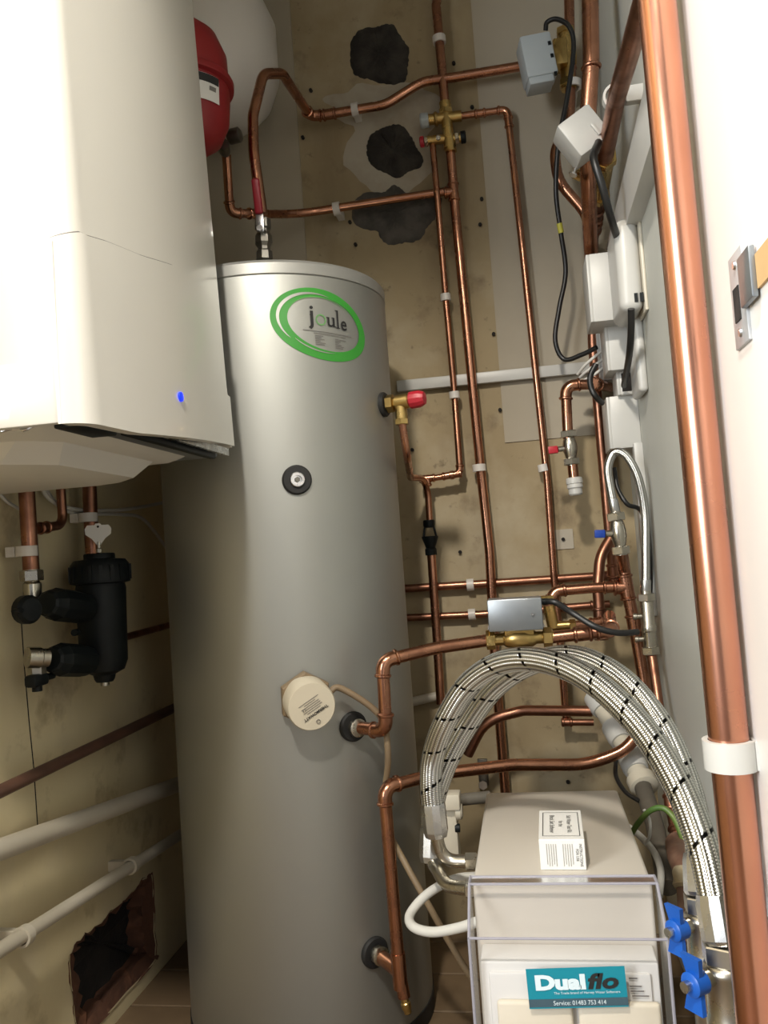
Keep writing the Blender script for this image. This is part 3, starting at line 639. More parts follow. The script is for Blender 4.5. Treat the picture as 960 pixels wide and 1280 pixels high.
# short pipe between blue valve and tee column
t = pipe('short copper pipe joining the blue handled valve to tee column', [(776, 690, YF), (781, 712, YT - .03)], R22 * .85, COPPER)
cable('earth_cable', [(768, 585, 1.70), (772, 610, 1.69), (784, 630, 1.68), (803, 642, 1.70), (812, 700, 1.72), (813, 760, 1.73)], .0045, CABLEB, 'black cable passing behind the small hose loop')
# ------------------------------------------------------------------ top right cluster
t = pipe('copper pipe from the ceiling with an S bend passing behind the white valve head',
         [(711, -30, 1.86), (713, 120, 1.86), (712, 150, 1.86, .1), (693, 190, 1.84, .07), (697, 226, 1.83, .09), (734, 268, 1.84, .09), (741, 318, 1.86)], R22 * 1.05, COPPER, couplings=[(0, .82)])
clip_at(716, 106, 1.86, 716, 130, R22 * 1.3, 'on the ceiling pipe behind the wide copper pipe', dist=.09)
v = thing('motorised_valve', aY(690, 78, 1.84), 'grey motorised valve head fixed to brass body at ceiling pipe', 'motorised valve')
m = M().rod(aY(706, 36, 1.86), aY(711, 112, 1.86), .0165); m.hexn(aY(706, 36, 1.86), -UP, .021, .015); m.hexn(aY(710, 100, 1.86), -UP, .021, .015); m.rod(aY(660, 82, 1.875), aY(708, 74, 1.86), .0165); m.box(aY(700, 70, 1.85), (.03, .045, .06), bevel=.004); m.hexn(aY(712, 72, 1.86), XA, .018, .014); mk('valve_body', m, BRASS, v)
ra = math.radians(7); u = Vector((math.cos(ra), .15, math.sin(ra))).normalized(); w = (UP - u * UP.dot(u)).normalized(); dd = u.cross(w) * -1
hc2 = aY(671, 77, 1.80); head = mk('valve_head', M().box(hc2, (.068, .058, .094), ax=(u, u.cross(w) * -1, w), bevel=.006), ACTG, v)
mk('head_step', M().box(hc2 - w * .052 - u * .004, (.054, .05, .018), ax=(u, u.cross(w) * -1, w), bevel=.003), ACTG, head)
for s in (-.01, .018, -.05): mk('head_slot', M().box(hc2 + u * .026 + w * s + u.cross(w) * .029, (.006, .004, .008), ax=(u, u.cross(w) * -1, w)), BLACK, head)
cb = cable('valve_cable', [(682, 38, 1.80), (684, 28, 1.79), (696, 24, 1.78), (712, 34, 1.77), (717, 62, 1.77), (709, 122, 1.77), (698, 180, 1.78), (695, 240, 1.80), (701, 290, 1.82), (707, 340, 1.84), (699, 385, 1.84), (694, 425, 1.84), (705, 449, 1.84), (728, 443, 1.82), (746, 434, 1.80)], .0052, CABLEB, 'black cable looping from grey valve head down to white junction box')
mk('yellow_tape', M().rod(aY(699, 279, 1.812), aY(701.5, 291, 1.818), .0062, 12), YTAPE, cb)
t = pipe('wide copper pipe hanging vertically from the ceiling near right wall', [(737, -40, 1.50), (739, 80, 1.50, .3), (734, 160, 1.52, .4), (735, 215, 1.58), (738, 300, 1.76), (741, 345, 1.84)], R28 * 1.08, COPPER, couplings=[])
mk('pipe_bead', M().ring(aY(739, 84, 1.50), UP, R28 * 1.1, .003, 24, 8), COPPER, t)
# pipe running towards the viewer along the right wall, with its white headed valve
XP = .205
t = pipe('copper pipe running along the right wall from front to the white headed valve', [aX(838, -105, XP), aX(806, 0, XP), aX(770, 125, XP), aX(753, 215, XP), aX(748, 240, XP)], R28 * 1.08, COPPERD)
pc = aX(768, 122, XP); clip(pc, aX(806, 0, XP) - pc, XA, R28 * 1.08, 'ring on the pipe along right wall', L=.02, material=PLASTW, dist=XR - XP)
pv = aX(752, 228, XP)
v = thing('motorised_valve', pv, 'white motorised valve head with brass body on the right wall pipe', 'motorised valve')
q1, q2 = aX(756, 195, XP), aX(748, 246, XP)
m = M().rod(q1, q2, .019, 20); m.hexn(q1, q2 - q1, .024, .016); m.hexn(q2, q1 - q2, .024, .016); m.rod(pv, pv + Vector((-.05, -.02, .02)), .014); mk('valve_body', m, BRASS, v)
ra = math.radians(33); u = Vector((math.cos(ra), .10, math.sin(ra))).normalized(); w = Vector((math.sin(ra), .06, -math.cos(ra))); w = (w - u * w.dot(u)).normalized(); nn = u.cross(w)
hc3 = aY(727, 172, 1.52); 
if nn.y < 0: nn = -nn
head = mk('valve_head', M().box(hc3, (.070, .072, .060), ax=(u, w, nn), bevel=.005), PLASTW, v, label='white plastic actuator box')
mk('head_rib', M().box(hc3 + w * .012 + u * .014 - nn * .031, (.006, .026, .008), ax=(u, w, nn), bevel=.002), PLASTW, head)
mk('wing_screw', M().lathe([(.003, 0), (.003, .016), (.008, .017), (.008, .020)], hc3 + w * .030 - u * .030 + nn * .02, -u + w * .6, 10), STEEL, head)
cable('valve_cable', [hc3 + w * .034 + u * .004 - nn * .030, (742, 197, 1.45), (752, 230, 1.45), (763, 270, 1.48), (772, 298, 1.54), (780, 318, 1.60)], .0068, CABLEB, 'thick black cable from white valve head into the rounded control box')
t = pipe('tarnished copper pipe stub with couplings under the white headed valve', [aX(748, 246, XP), aX(746, 262, XP), aX(741, 300, XP), aX(740, 318, XP)], R22 * 1.15, COPPERD, couplings=[(1, .15), (1, .55)])
# white skirting-like trunking running with that pipe
def wallbar(p, q, dep, hgt):          # bar on the right wall from p to q
    d = (q - p).normalized(); w = XA; h = d.cross(w).normalized(); c = (p + q) / 2; c.x = XR - dep / 2
    return M().box(c, (dep, (q - p).length, hgt), ax=(w, d, h), bevel=.002)
mk('trunking', M().prism([aX(x, y, .224) for x, y in ((817, 60), (757, 312), (775, 306), (840, 92))], (XR - .224, 0, 0)), PLASTW, angle=0, label='broad white trunking running along right wall behind the copper pipe', cat='trunking')
# ------------------------------------------------------------------ wiring boxes on the right wall
def wbox(name, y0, y1, z0, z1, dep, material, bev=.003, x1=XR): return M().box((x1 - dep / 2, (y0 + y1) / 2, (z0 + z1) / 2), (dep, y1 - y0, z1 - z0), bevel=bev, seg=3)
def yz(px, py, X): p = aX(px, py, X); return p.y, p.z
def near(xl, xr, yt, yb, Xw=XR):
    """box on the right wall from the outline of its front end: returns x0, x1, y of that end, z0, z1"""
    ym = (yt + yb) / 2; yn = aX(xr, ym, Xw).y; return aY(xl, ym, yn).x, Xw, yn, aY((xl + xr) / 2, yb, yn).z, aY((xl + xr) / 2, yt, yn).z
def nbox(name, label, xl, xr, yt, yb, dep, cat='junction box', material=PLASTW, Xw=XR, bev=.002):
    x0, x1, yn, z0, z1 = near(xl, xr, yt, yb, Xw); v = thing(name, (x1, yn, z0), label, cat)
    mk('box_body', M().box(((x0 + .006 + x1) / 2, yn + dep / 2, (z0 + z1) / 2), (x1 - x0 - .006, dep, z1 - z0), bevel=bev), material, v)
    mk('box_lid', M().box((x0 + .0035, yn + dep / 2, (z0 + z1) / 2), (.007, dep - .001, z1 - z0 - .001), bevel=.0015), material, v); return v
x0, x1, yn, z0, z1 = near(771, 806, 270, 388)
v = thing('control_box', (x1, yn, z0), 'white rounded wireless receiver box on the right wall', 'control box')
mk('box_shell', M().box(((x0 + x1 - .006) / 2, yn + .066, (z0 + z1) / 2), (x1 - x0 - .006, .132, z1 - z0), bevel=.017, seg=5), PLASTW, v)
mk('box_backplate', M().box((x1 - .003, yn + .066, (z0 + z1) / 2), (.006, .138, z1 - z0 + .006), bevel=.0025), PLASTCREAM, v)
for k in range(2): mk('vent_slot', M().box((x0 + .028 + .010 * k, yn + .001, z0 + .022), (.006, .004, .016)), BLACK, v)
nbox('trunking_end', 'tall white trunking end piece beside the rounded receiver box', 735, 794, 314, 400, .10, 'trunking')
nbox('junction_box', 'square white junction box under the rounded receiver box', 757, 795, 394, 462, .09)
x0, x1, yn, z0, z1 = near(783, 807, 380, 490)
mk('blank_plate', M().box((x1 - .009, yn + .05, (z0 + z1) / 2), (.018, .10, z1 - z0), bevel=.008, seg=4), PLASTW, label='rounded white plate on right wall half hidden by thick cable', cat='plate')
v = nbox('back_box', 'open white back box with cables pushed in beneath junction box', 771, 797, 462, 493, .075)
x0, x1, yn, z0, z1 = near(771, 797, 462, 493); mk('box_mouth', M().box(((x0 + x1) / 2 + .002, yn + .002, (z0 + z1) / 2), ((x1 - x0) * .62, .006, (z1 - z0) * .74)), DARK, v)
nbox('lower_junction_box', 'plain white junction box lowest on the right wall', 760, 800, 494, 560, .10)
nbox('side_terminal_box', 'narrow white terminal box behind the square junction box', 747, 782, 412, 474, .05)
cable('control_cable', [(789, 386, 1.50), (789, 410, 1.52), (787, 440, 1.56), (783, 466, 1.64), (780, 482, 1.70)], .0062, CABLEB, 'thick black cable from receiver box into the open back box')
cable('short_cable', [(745, 455, 1.72), (738, 470, 1.72), (739, 485, 1.72), (745, 496, 1.72), (753, 504, 1.74)], .006, CABLEB, 'short black cable curling under the narrow terminal box')
for k, (dx, dy) in enumerate(((0, 0), (-7, 12), (-14, 22))):
    cable('white_cable', [(756, 436 + 11 * k, 1.80 + .012 * k), (742, 447 + 11 * k, 1.80 + .012 * k), (731, 457 + 9 * k, 1.81 + .012 * k), (722, 468 + 7 * k, 1.83 + .012 * k)], .0033, GREYW, ('upper', 'middle', 'lower')[k] + ' white cable of three bunched beside the narrow terminal box')
a, b = aX(787, 560, .236), aX(812, 770, .236)
mk('vertical_trunking', M().box((.241, 1.74, (a.z + b.z) / 2), (.018, .030, a.z - b.z), bevel=.002), PLASTW, label='slim vertical white trunking behind the small hose loop', cat='trunking')
# ------------------------------------------------------------------ tall bright pipe and jamb hardware
YR = .64
a, b = aY(826, -120, YR), aY(940, 1290, YR)
t = pipe('tall bright copper pipe running up the white door jamb', [aY(807.5, -140, YR), aY(883, 640, YR), aY(951, 1330, YR)], R28, COPPERB, bend=3.0)
pc = aY(912.5, 942, YR); clip(pc, aY(893, 740, YR) - pc, XA, R28, 'on the tall bright pipe at the door jamb', L=.021, material=PLASTW, dist=.151 - pc.x)
XJ = .151
pj = aX(929, 370, XJ); v = thing('strike_plate', pj, 'steel door strike plate screwed to the white jamb', 'strike plate')
a, b = aX(924, 312, XJ), aX(932, 432, XJ); hz = (a.z - b.z); zm_ = (a.z + b.z) / 2
ya, yb_ = aX(936, 370, XJ).y, aX(918, 370, XJ).y; yy = (ya + yb_) / 2
mk('plate', M().box((XJ - .001, yy, zm_), (.0025, yb_ - ya, hz), bevel=.0008), PLATE, v)
mk('latch_slot', M().box((XJ - .0018, yy + .002, zm_ - .003), (.0025, (yb_ - ya) * .4, hz * .36)), DARK, v)
y3 = aX(952, 365, XJ).y
mk('lip', M().box((XJ - .0035, (ya + y3) / 2, zm_ + .005), (.004, ya - y3, hz * .52), bevel=.001), ACTM, v)
for s_ in (-1, 1): mk('screw', M().lathe([(.003, 0), (.0025, .0015)], (XJ - .0022, yy, zm_ + s_ * hz * .36), -XA, 12), STEEL, v)
y4 = aX(972, 365, XJ).y; mk('latch_mortice', M().box((XJ - .0005, (y3 + y4) / 2, zm_ + .004), (.003, y3 - y4, hz * .34)), TIMBER, v)

# ================================================================== BOILER
B = thing('boiler', (XL, 1.08, 1.0), 'large white wall-hung boiler with curved front and blue light', 'boiler')
YN, YF2, ZT = .842, 1.325, 2.0
def bx(z): return -.480 + .022 * (1.83 - z) / .75
def section():
    pts = [(0, YN, XL + .002)]
    pts = [('s', XL + .002, YN), ('s', -.60, YN)]
    r = .032; out = []
    for i in range(9): out.append((-.38, YN, i))
    return out
def sec(z, off=0, y1=YF2):
    f = bx(z); r = .030; L = []
    for x in (XL + .002, -.75, -.62, -.55): L.append((x, YN - off))
    for i in range(10):
        a = math.pi / 2 * i / 9; L.append((f - r - .006 + (r + off) * math.sin(a), YN + r - (r + off) * math.cos(a)))
    for i in range(1, 25):
        s = i / 24; yy = YN + r + (y1 - YN - r) * s; L.append((f - .006 + off + .016 * math.sin(math.pi * min(1, s * 1.0)) - .004 * s ** 3, yy))
    L.append((f - .006 - .02 + off * 0, y1 + .012)); L.append((XL + .002, y1 + .012)); return L
zs = [1.075] + [1.075 + (ZT - 1.075) * i / 24 for i in range(1, 25)]
m = M(); n = len(sec(1.2)); vs = []
for z in zs: vs += [Vector((x, y, z)) for x, y in sec(z)]
m.add(vs, [(j * n + i, j * n + (i + 1) % n, (j + 1) * n + (i + 1) % n, (j + 1) * n + i) for j in range(len(zs) - 1) for i in range(n)] + [tuple(range(n)), tuple(range((len(zs) - 1) * n, len(zs) * n))])
mk('casing', m, ENAMEL, B, angle=30)
mk('side_panel', M().box(((XL + aY(72, 306, YN).x) / 2, YN + .005, 1.085), (aY(72, 306, YN).x - XL, .012, .072), bevel=.002), ENAMEL, B)
# control flap wrapped round the lower front
key = [aX(x, y, -.466) for x, y in ((88, 287), (130, 303), (168, 322), (205, 334), (235, 351), (258, 372), (271, 398), (276, 440))]
ky = [(p.y, p.z) for p in key]
def ztop(yv):
    if yv <= ky[0][0]: return ky[0][1]
    for (a, za_), (b, zb_) in zip(ky, ky[1:]):
        if yv <= b: return za_ + (zb_ - za_) * (yv - a) / (b - a)
    return max(ky[-1][1] - (yv - ky[-1][0]) * 6, 1.16)
zl = aY(67, 303, YN).z; xl_ = aY(68, 306, YN).x; base0 = sec(1.2)[4:4 + 10 + 24]
ns = 34; m = M(); vs = []; nz = 14; off = .0045
def colpt(i, z, o):
    s = sec(z, o)
    if i == 0: return Vector((xl_ - .0, YN - o, z))
    return Vector((*s[3 + i], z))
ntot = 1 + 10 + 24
for i in range(ntot):
    y_ = colpt(i, 1.2, 0).y; zt_ = zl if i == 0 else (zl + (ztop(YN + .03) - zl) * min(1, (i) / 8) if i < 10 else ztop(y_))
    zb_ = 1.047 + (.030 * max(0, (y_ - YN - .1) / (YF2 - YN - .1)) if i > 9 else 0)
    for k in range(nz + 1):
        z = zb_ + (zt_ - zb_) * k / nz; vs.append(colpt(i, z, off))
    vs.append(colpt(i, zt_, -.002)); vs.append(colpt(i, zb_, -.012))
st = nz + 3; fs = []
for i in range(ntot - 1):
    for k in range(nz): fs.append((i * st + k, (i + 1) * st + k, (i + 1) * st + k + 1, i * st + k + 1))
    fs.append((i * st + nz, (i + 1) * st + nz, (i + 1) * st + nz + 1, i * st + nz + 1)); fs.append((i * st + nz + 2, (i + 1) * st + nz + 2, (i + 1) * st, i * st))
seam = []
for i in range(ntot):
    y_ = colpt(i, 1.2, 0).y; zt_ = zl if i == 0 else (zl + (ztop(YN + .03) - zl) * min(1, (i) / 8) if i < 10 else ztop(y_)); seam.append(colpt(i, zt_ + .0012, .0008))
seam = [colpt(0, 1.06, .0008) - XA * .0012] + seam[:-4]
mk('flap_gap_shade', M().tube(seam, .0011, 6), INKG, B)  # grey tube paints the shade of the gap round the flap
flap = mk('control_flap', m.add(vs, fs), ENAMEL, B, angle=30)
lp2 = aX(226, 496, bx(1.15) + .016); ln2 = XA
mk('status_light', M().lathe([(.0065, -.006), (.0065, .0004), (.0045, .0008)], lp2 + XA * .001, XA, 20), LEDM, flap, label='glowing blue status light')
# underside
def loft(loops):
    m = M(); n = len(loops[0]); vs = [Vector(p) for L in loops for p in L]
    return m.add(vs, [(j * n + i, j * n + (i + 1) % n, (j + 1) * n + (i + 1) % n, (j + 1) * n + i) for j in range(len(loops) - 1) for i in range(n)] + [tuple(range(n)), tuple(range((len(loops) - 1) * n, len(loops) * n))])
def oct_(x0, x1, y0, y1, z, c): return [(x0, y0, z), (x1 - c, y0, z), (x1, y0 + c, z), (x1, y1 - c, z), (x1 - c, y1, z), (x0, y1, z)]
mk('inner_frame', M().box((-.675, 1.085, 1.068), (.37, .46, .018), bevel=.003), ACTM, B)
mk('base_tray', loft([oct_(XL + .004, -.520, .876, 1.295, 1.064, .02), oct_(XL + .004, -.535, .885, 1.285, 1.053, .03), oct_(XL + .004, -.562, .925, 1.262, 1.049, .04), oct_(XL + .004, -.585, .940, 1.25, 1.024, .05), oct_(XL + .004, -.61, .965, 1.23, 1.020, .05)]), TRAYW, B, angle=25)
mk('seal_strip', M().box((-.497, .905, 1.052), (.034, .085, .010), bevel=.002), BLACK, B); mk('seal_strip', M().box((-.482, 1.12, 1.056), (.012, .30, .010), bevel=.002), BLACK, B)
mk('front_rail', M().box((-.468, 1.10, 1.064), (.006, .40, .012)), STEEL, B)
mk('spring_catch', M().tube(catmull([Vector((-.53, .86, 1.055)), Vector((-.545, .852, 1.047)), Vector((-.555, .86, 1.056)), Vector((-.575, .853, 1.048)), Vector((-.66, .856, 1.050)), Vector((-.80, .858, 1.05))], 8), .0018, 8), STEEL, B)
# ================================================================== EXPANSION VESSELS
vw = aY(266, 76, 1.797); RW = .150
v = thing('expansion_vessel', vw - UP * .16, 'large white expansion vessel above the cylinder behind the red one', 'expansion vessel')
mk('vessel_shell', M().lathe([(.02, -.165), (.06, -.158), (.10, -.138), (.13, -.105), (RW, -.05), (RW, .07), (.13, .12), (.10, .15), (.05, .168), (.01, .172)], vw, UP, 64), PLASTC, v, angle=60)
mk('valve_cap', M().lathe([(.014, 0), (.016, .004), (.016, .026), (.010, .03)], aY(285, 172, 1.66), XA + UP * .1, 18), DSTEEL, v)
vr = aY(229, 118, 1.50); RR = .092
v = thing('expansion_vessel', vr - UP * .13, 'red expansion vessel with a raised rim and paper label', 'expansion vessel')
mk('vessel_shell', M().lathe([(.015, -.118), (.045, -.112), (.07, -.094), (.085, -.06), (RR - .003, -.02), (RR - .003, .03), (.088, .07), (.072, .11), (.045, .134), (.01, .142)], vr, UP, 64), RED, v, angle=60)
mk('rim', M().lathe([(RR - .004, -.002), (RR + .006, .001), (RR + .007, .010), (RR + .004, .016), (RR - .004, .017)], vr + UP * .006, UP, 64, caps=False), RED, v)
def cylpatch(c, R, a0, a1, z0, z1, n=10, R0=None):
    m = M(); vs = []
    for i in range(n + 1):
        a = a0 + (a1 - a0) * i / n
        for z, r in ((z0, R0 or R), (z1, R)): vs.append(Vector((c.x + r * math.cos(a), c.y + r * math.sin(a), c.z + z)))
    return m.add(vs, [(2 * i, 2 * i + 1, 2 * i + 3, 2 * i + 2) for i in range(n)])
al = math.radians(-62)
pl = mk('paper_label', cylpatch(vr, RR - .0015, al, al + .72, -.052, -.002, R0=.0885), PAPER, v, angle=60, fix=False)
mk('label_band', cylpatch(vr, RR - .0005, al + .02, al + .71, -.018, -.003, R0=RR - .002), INK, pl, angle=60, fix=False)
mk('label_print', cylpatch(vr, RR - .001, al + .45, al + .62, -.032, -.024, R0=RR - .0025), INKG, pl, angle=60, fix=False)
mk('vessel_connector', M().lathe([(.013, 0), (.013, .02), (.010, .03)], aY(279, 180, 1.62), aY(283, 196, 1.66) - aY(279, 180, 1.62), 14), DSTEEL, v)

# ================================================================== LEFT WALL PIPES AND FILTER
XP2 = XL + .045
t = pipe('fat copper boiler pipe dropping to the nickel valve at the filter', [aX(31, 560, XP2), aX(33, 610, XP2), aX(39, 712, XP2)], R28 * .95, COPPERD)
t = pipe('fat copper boiler pipe dropping behind the white key on filter', [aX(110, 560, XP2), aX(113, 640, XP2), aX(117, 720, XP2)], R28 * .95, COPPERD)
t = pipe('thin copper boiler pipe bending toward its fat neighbour', [aX(74, 570, XP2), aX(75, 600, XP2), (aX(79, 656, XP2), .022), aX(46, 661, XP2)], R15 * 1.1, COPPERD, couplings=[(0, .3), (2, .75)])
mk('compression_nut', M().hexn(aX(74, 606, XP2), UP, .014, .012), NICKEL, t, angle=20)
for (x, y, x2, y2, w) in ((33, 689, 32, 660, 'on the fat boiler pipe above nickel valve'), (110, 647, 109, 620, 'on the fat boiler pipe behind the white key')):
    p = aX(x, y, XP2); clip(p, UP, -XA, R28 * .95, w, L=.017, dist=.03)
FX = -.775
F = thing('magnetic_filter', aX(127, 850, FX), 'black magnetic boiler filter hanging under the boiler', 'filter')
fa_, fb_ = aX(124, 692, FX), aX(131, 850, FX); d = (fb_ - fa_); L = d.length; d.normalize()
mk('filter_body', M().lathe([(.043, .055), (.045, .065), (.044, .10), (.0425, L - .035), (.036, L - .018), (.020, L - .010), (.018, L - .002), (.015, L + .003)], fa_, d, 40), BLACK, F)
lid = mk('filter_lid', M().lathe([(.027, 0), (.028, .002), (.028, .010), (.046, .012), (.052, .020), (.0545, .048), (.053, .054), (.044, .056)], fa_, d, 36), BLACK, F)
for i in range(18):
    a = 2 * math.pi * i / 18; o = fa_ + d * .036 + Vector((math.cos(a), math.sin(a), 0)) * .053
    mk('lid_rib', M().box(o, (.005, .006, .028), ax=(Vector((math.cos(a), math.sin(a), 0)), Vector((-math.sin(a), math.cos(a), 0)), UP)), BLACK, lid)
for (xa, ya, xb, yb) in ((58, 754, 105, 760), (64, 824, 108, 826)):
    a, b = aX(xa, ya, FX - .005), aX(xb, yb, FX); dd = (b - a)
    mk('port_nut', M().lathe([(.018, 0), (.022, .004), (.026, .020), (.028, .024), (.028, dd.length * .8), (.026, dd.length)], a, dd, 10), BLACK, F, angle=20)
mk('bleed_screw', M().lathe([(.006, 0), (.006, .012)], aX(97, 790, FX), -YA, 12), BLACK, F)
mk('drain_plug', M().lathe([(.008, 0), (.008, .008)], fb_ + d * .002, d, 12), NICKEL, F)
mk('test_stem', M().lathe([(.0055, 0), (.0055, .006), (.003, .008), (.003, .020)], fa_ - d * .002, -d, 10), NICKEL, F)
ko = fa_ - d * .016; vd = (CAM - ko); vd.z = 0; vd.normalize(); ku = UP.cross(vd).normalized()
kl = [(-.003, 0), (.003, 0), (.012, .012), (.0225, .020), (.0235, .030), (.019, .037), (.006, .037), (.004, .040), (-.004, .040), (-.006, .037), (-.019, .037), (-.0235, .030), (-.0225, .020), (-.012, .012)]
key_o = thing('filter_key', ko, 'small white plastic key standing on the black filter', 'key')
mk('key_plate', M().prism([ko + ku * x + UP * (z) + vd * .001 for x, z in kl], -vd * .003), PAPER, key_o, angle=20)
mk('key_hole', M().lathe([(.0022, 0), (.0022, .001)], ko + UP * .034 + vd * .001, vd, 10), DARK, key_o)
# filter valves
va_ = aX(39, 712, XP2); vb_ = aX(42, 765, XP2); d = vb_ - va_; L = d.length; d.normalize()
v = thing('filter_valve', vb_, 'nickel valve with black knob at the filter inlet', 'valve')
mk('valve_body', M().lathe([(.014, 0), (.014, .018), (.012, .02), (.015, .024), (.015, .04), (.013, L)], va_, d, 18), NICKEL, v); mk('nut', M().hexn(va_ + d * .001, d, .019, .018), NICKEL, v, angle=20)
kc = aX(34, 762, XP2 + .03); mk('knob', M().lathe([(.012, -.012), (.023, -.008), (.023, .006), (.018, .012), (.0, .014)], kc, XA - YA * .4, 20), BLACK, v)
mk('knob_wing', M().box(kc + Vector((.0, -.022, .0)), (.012, .020, .008), bevel=.003), BLACK, v)
v = thing('filter_valve', aX(45, 845, XP2), 'nickel valve with black lever at the filter outlet', 'valve')
a = aX(34, 822, XP2 + .02); b = aX(60, 822, FX); mk('valve_body', M().lathe([(.017, 0), (.017, .02), (.015, .022), (.015, (b - a).length)], a, b - a, 16), NICKEL, v); mk('drop_nut', M().hexn(aX(46, 828, XP2 + .022), -UP, .014, .02), NICKEL, v, angle=20)
kc = aX(46, 850, XP2 + .025); mk('lever', M().box(kc, (.022, .040, .020), bevel=.005), BLACK, v); mk('lever_wing', M().box(kc + Vector((.0, .03, .0)), (.014, .034, .010), bevel=.004), BLACK, v); mk('lever_boss', M().lathe([(.008, 0), (.008, .01)], kc - UP * .008, -UP, 12), BLACK, v)
cable('boiler_cable', [aX(48, 595, XL + .03), aX(60, 622, XL + .03), aX(90, 636, XL + .03), aX(140, 638, XL + .03), aX(175, 634, XL + .03), aX(215, 626, XL + .03)], .0038, GREYW, 'upper white boiler cable drooping along the left wall')
cable('boiler_cable', [aX(50, 600, XL + .02), aX(75, 634, XL + .02), (aX(105, 642, XL + .02)), aX(150, 643, XL + .02), aX(180, 650, XL + .02), aX(212, 690, XL + .02)], .0038, GREYW, 'lower white boiler cable curling down behind the cylinder')
cable('boiler_cable', [aX(0, 618, XL + .012), aX(10, 628, XL + .012), aX(24, 636, XL + .012)], .003, GREYW, 'short white cable end against left wall beside the fat pipe')
t = pipe('thin dark copper pipe low behind the black filter', [aX(150, 798, XL + .03), aX(225, 778, XL + .03)], R15, COPPERD)
t = pipe('brown painted pipe sloping along the left wall below the filter', [aX(-60, 1018, XL + .04), aX(230, 879, XL + .04)], R22 * .95, BROWNP, name='painted_pipe')
t = pipe('fat cream painted waste pipe along left wall under the brown one', [aX(-60, 1084, XL + .05), aX(235, 976, XL + .05)], .0165, PAINTPIPE, name='waste_pipe')
t = pipe('thin cream painted overflow pipe along left wall above the hole', [aX(-60, 1226, XL + .045), aX(235, 1037, XL + .045)], .0115, PAINTPIPE, name='overflow_pipe')
for (x, y, w) in ((164, 1082, 'cream painted, on the overflow pipe above the hole'), (30, 1170, 'cream painted, on the overflow pipe away from the hole')):
    p = aX(x, y, XL + .045); q = aX(x + 20, y - 13, XL + .045); clip(p, q - p, -XA, .0115, w, L=.016, material=PAINTPIPE, dist=.045)

# ================================================================== WATER SOFTENER
SX0, SX1, SYF, SYB, SZ = -.092, .116, 1.018, 1.385, .48
SF = thing('water_softener', ((SX0 + SX1) / 2, (SYF + SYB) / 2, 0), 'cream water softener with clear front hood and teal sticker', 'water softener')
mk('cabinet', M().box(((SX0 + SX1) / 2, (SYF + SYB) / 2, SZ / 2), (SX1 - SX0, SYB - SYF, SZ), bevel=.005, seg=3), SOFTW, SF)
HF, HZ = .955, .443
hl_ = [(SYF + .010, SZ + .0025), (SYF - .012, SZ + .0025), (HF, HZ), (HF, .02)]
x0, x1 = SX0 - .003, SX1 + .004
m = M()
def sheet(a, b, th=.002):
    return m.add([(x0, a[0], a[1]), (x1, a[0], a[1]), (x1, b[0], b[1]), (x0, b[0], b[1])], [(0, 1, 2, 3)])
for a, b in zip(hl_, hl_[1:]): sheet(a, b)
for x in (x0, x1): m.add([(x, hl_[0][0], hl_[0][1]), (x, hl_[1][0], hl_[1][1]), (x, HF, HZ), (x, HF, .02), (x, hl_[0][0], .02)], [(0, 1, 2, 3, 4)])
hood = mk('clear_hood', m, HOOD, SF, angle=0, label='clear polycarbonate front hood', fix=False)
m = M()
for a in hl_[:3]: m.rod((x0, a[0], a[1]), (x1, a[0], a[1]), .0016, 8)
for x in (x0, x1):
    for a, b in zip(hl_, hl_[1:]): m.rod((x, a[0], a[1]), (x, b[0], b[1]), .0018, 8)
mk('hood_edge', m, HOODE, hood)
cxs = (SX0 + SX1) / 2
fp = mk('inner_front', M().box((cxs, .994, .21), (SX1 - SX0 - .012, .044, .40), bevel=.003), SOFTF, SF)
pzl = aY(700, 1212, .972).z
mk('inner_ledge', M().box((cxs, .985, pzl - .11), (SX1 - SX0 - .03, .034, .216), bevel=.003), SOFTF, SF)
pz2 = aY(700, 1256, .955).z
for k, (xa, xb, s) in enumerate(((aY(622, 1262, .963).x, aY(716, 1262, .963).x, 'left of the gap'), (aY(723, 1262, .963).x, aY(826, 1262, .963).x, 'right of the gap'))):
    mk('salt_block', M().box(((xa + xb) / 2, .9635, pz2 - .12), (xb - xa, .009, .24), bevel=.004, seg=3), SALT, label='cream salt block behind the clear hood, ' + ('nearer the cylinder' if k == 0 else 'nearer the blue taps'), cat='salt block', group='salt blocks in the softener')
# sticker
so_ = aY(722, 1234, HF); u = XA; ty = HF - .0006
stk = M(); a, b, c_, d_ = [aY(x, y, ty) for x, y in ((657, 1211), (781, 1206), (785, 1258), (662, 1260))]
u = ((b - a).normalized() + (c_ - d_).normalized()).normalized(); v_ = (a - d_).normalized()
wS = ((b - a).length + (c_ - d_).length) / 2; hS = ((a - d_).length + (b - c_).length) / 2; cS = (a + b + c_ + d_) / 4
def srect(x0_, x1_, y0_, y1_, dz, material, name, par):
    o = cS - YA * dz; return mk(name, M().add([o + u * x0_ + v_ * y0_, o + u * x1_ + v_ * y0_, o + u * x1_ + v_ * y1_, o + u * x0_ + v_ * y1_], [(0, 1, 2, 3)]), material, par, angle=0, fix=False)
sticker = srect(-wS / 2, wS / 2, -hS / 2, hS / 2, .0014, TEAL, 'brand_sticker', SF); tag(sticker, 'teal rectangular sticker with white and black lettering')
srect(-wS / 2, wS / 2, -hS * .5 + hS * .04, -hS * .5 + hS * .24, .0018, TEALD, 'sticker_band', sticker)
vv = v_ - u * v_.dot(u) * .6
def stext(s, size, x, y, material, **k): return mk('lettering', lay(text(s, size, **k), cS - YA * .0022 + u * x + vv * y, u, vv), material, sticker, angle=0, fix=False)
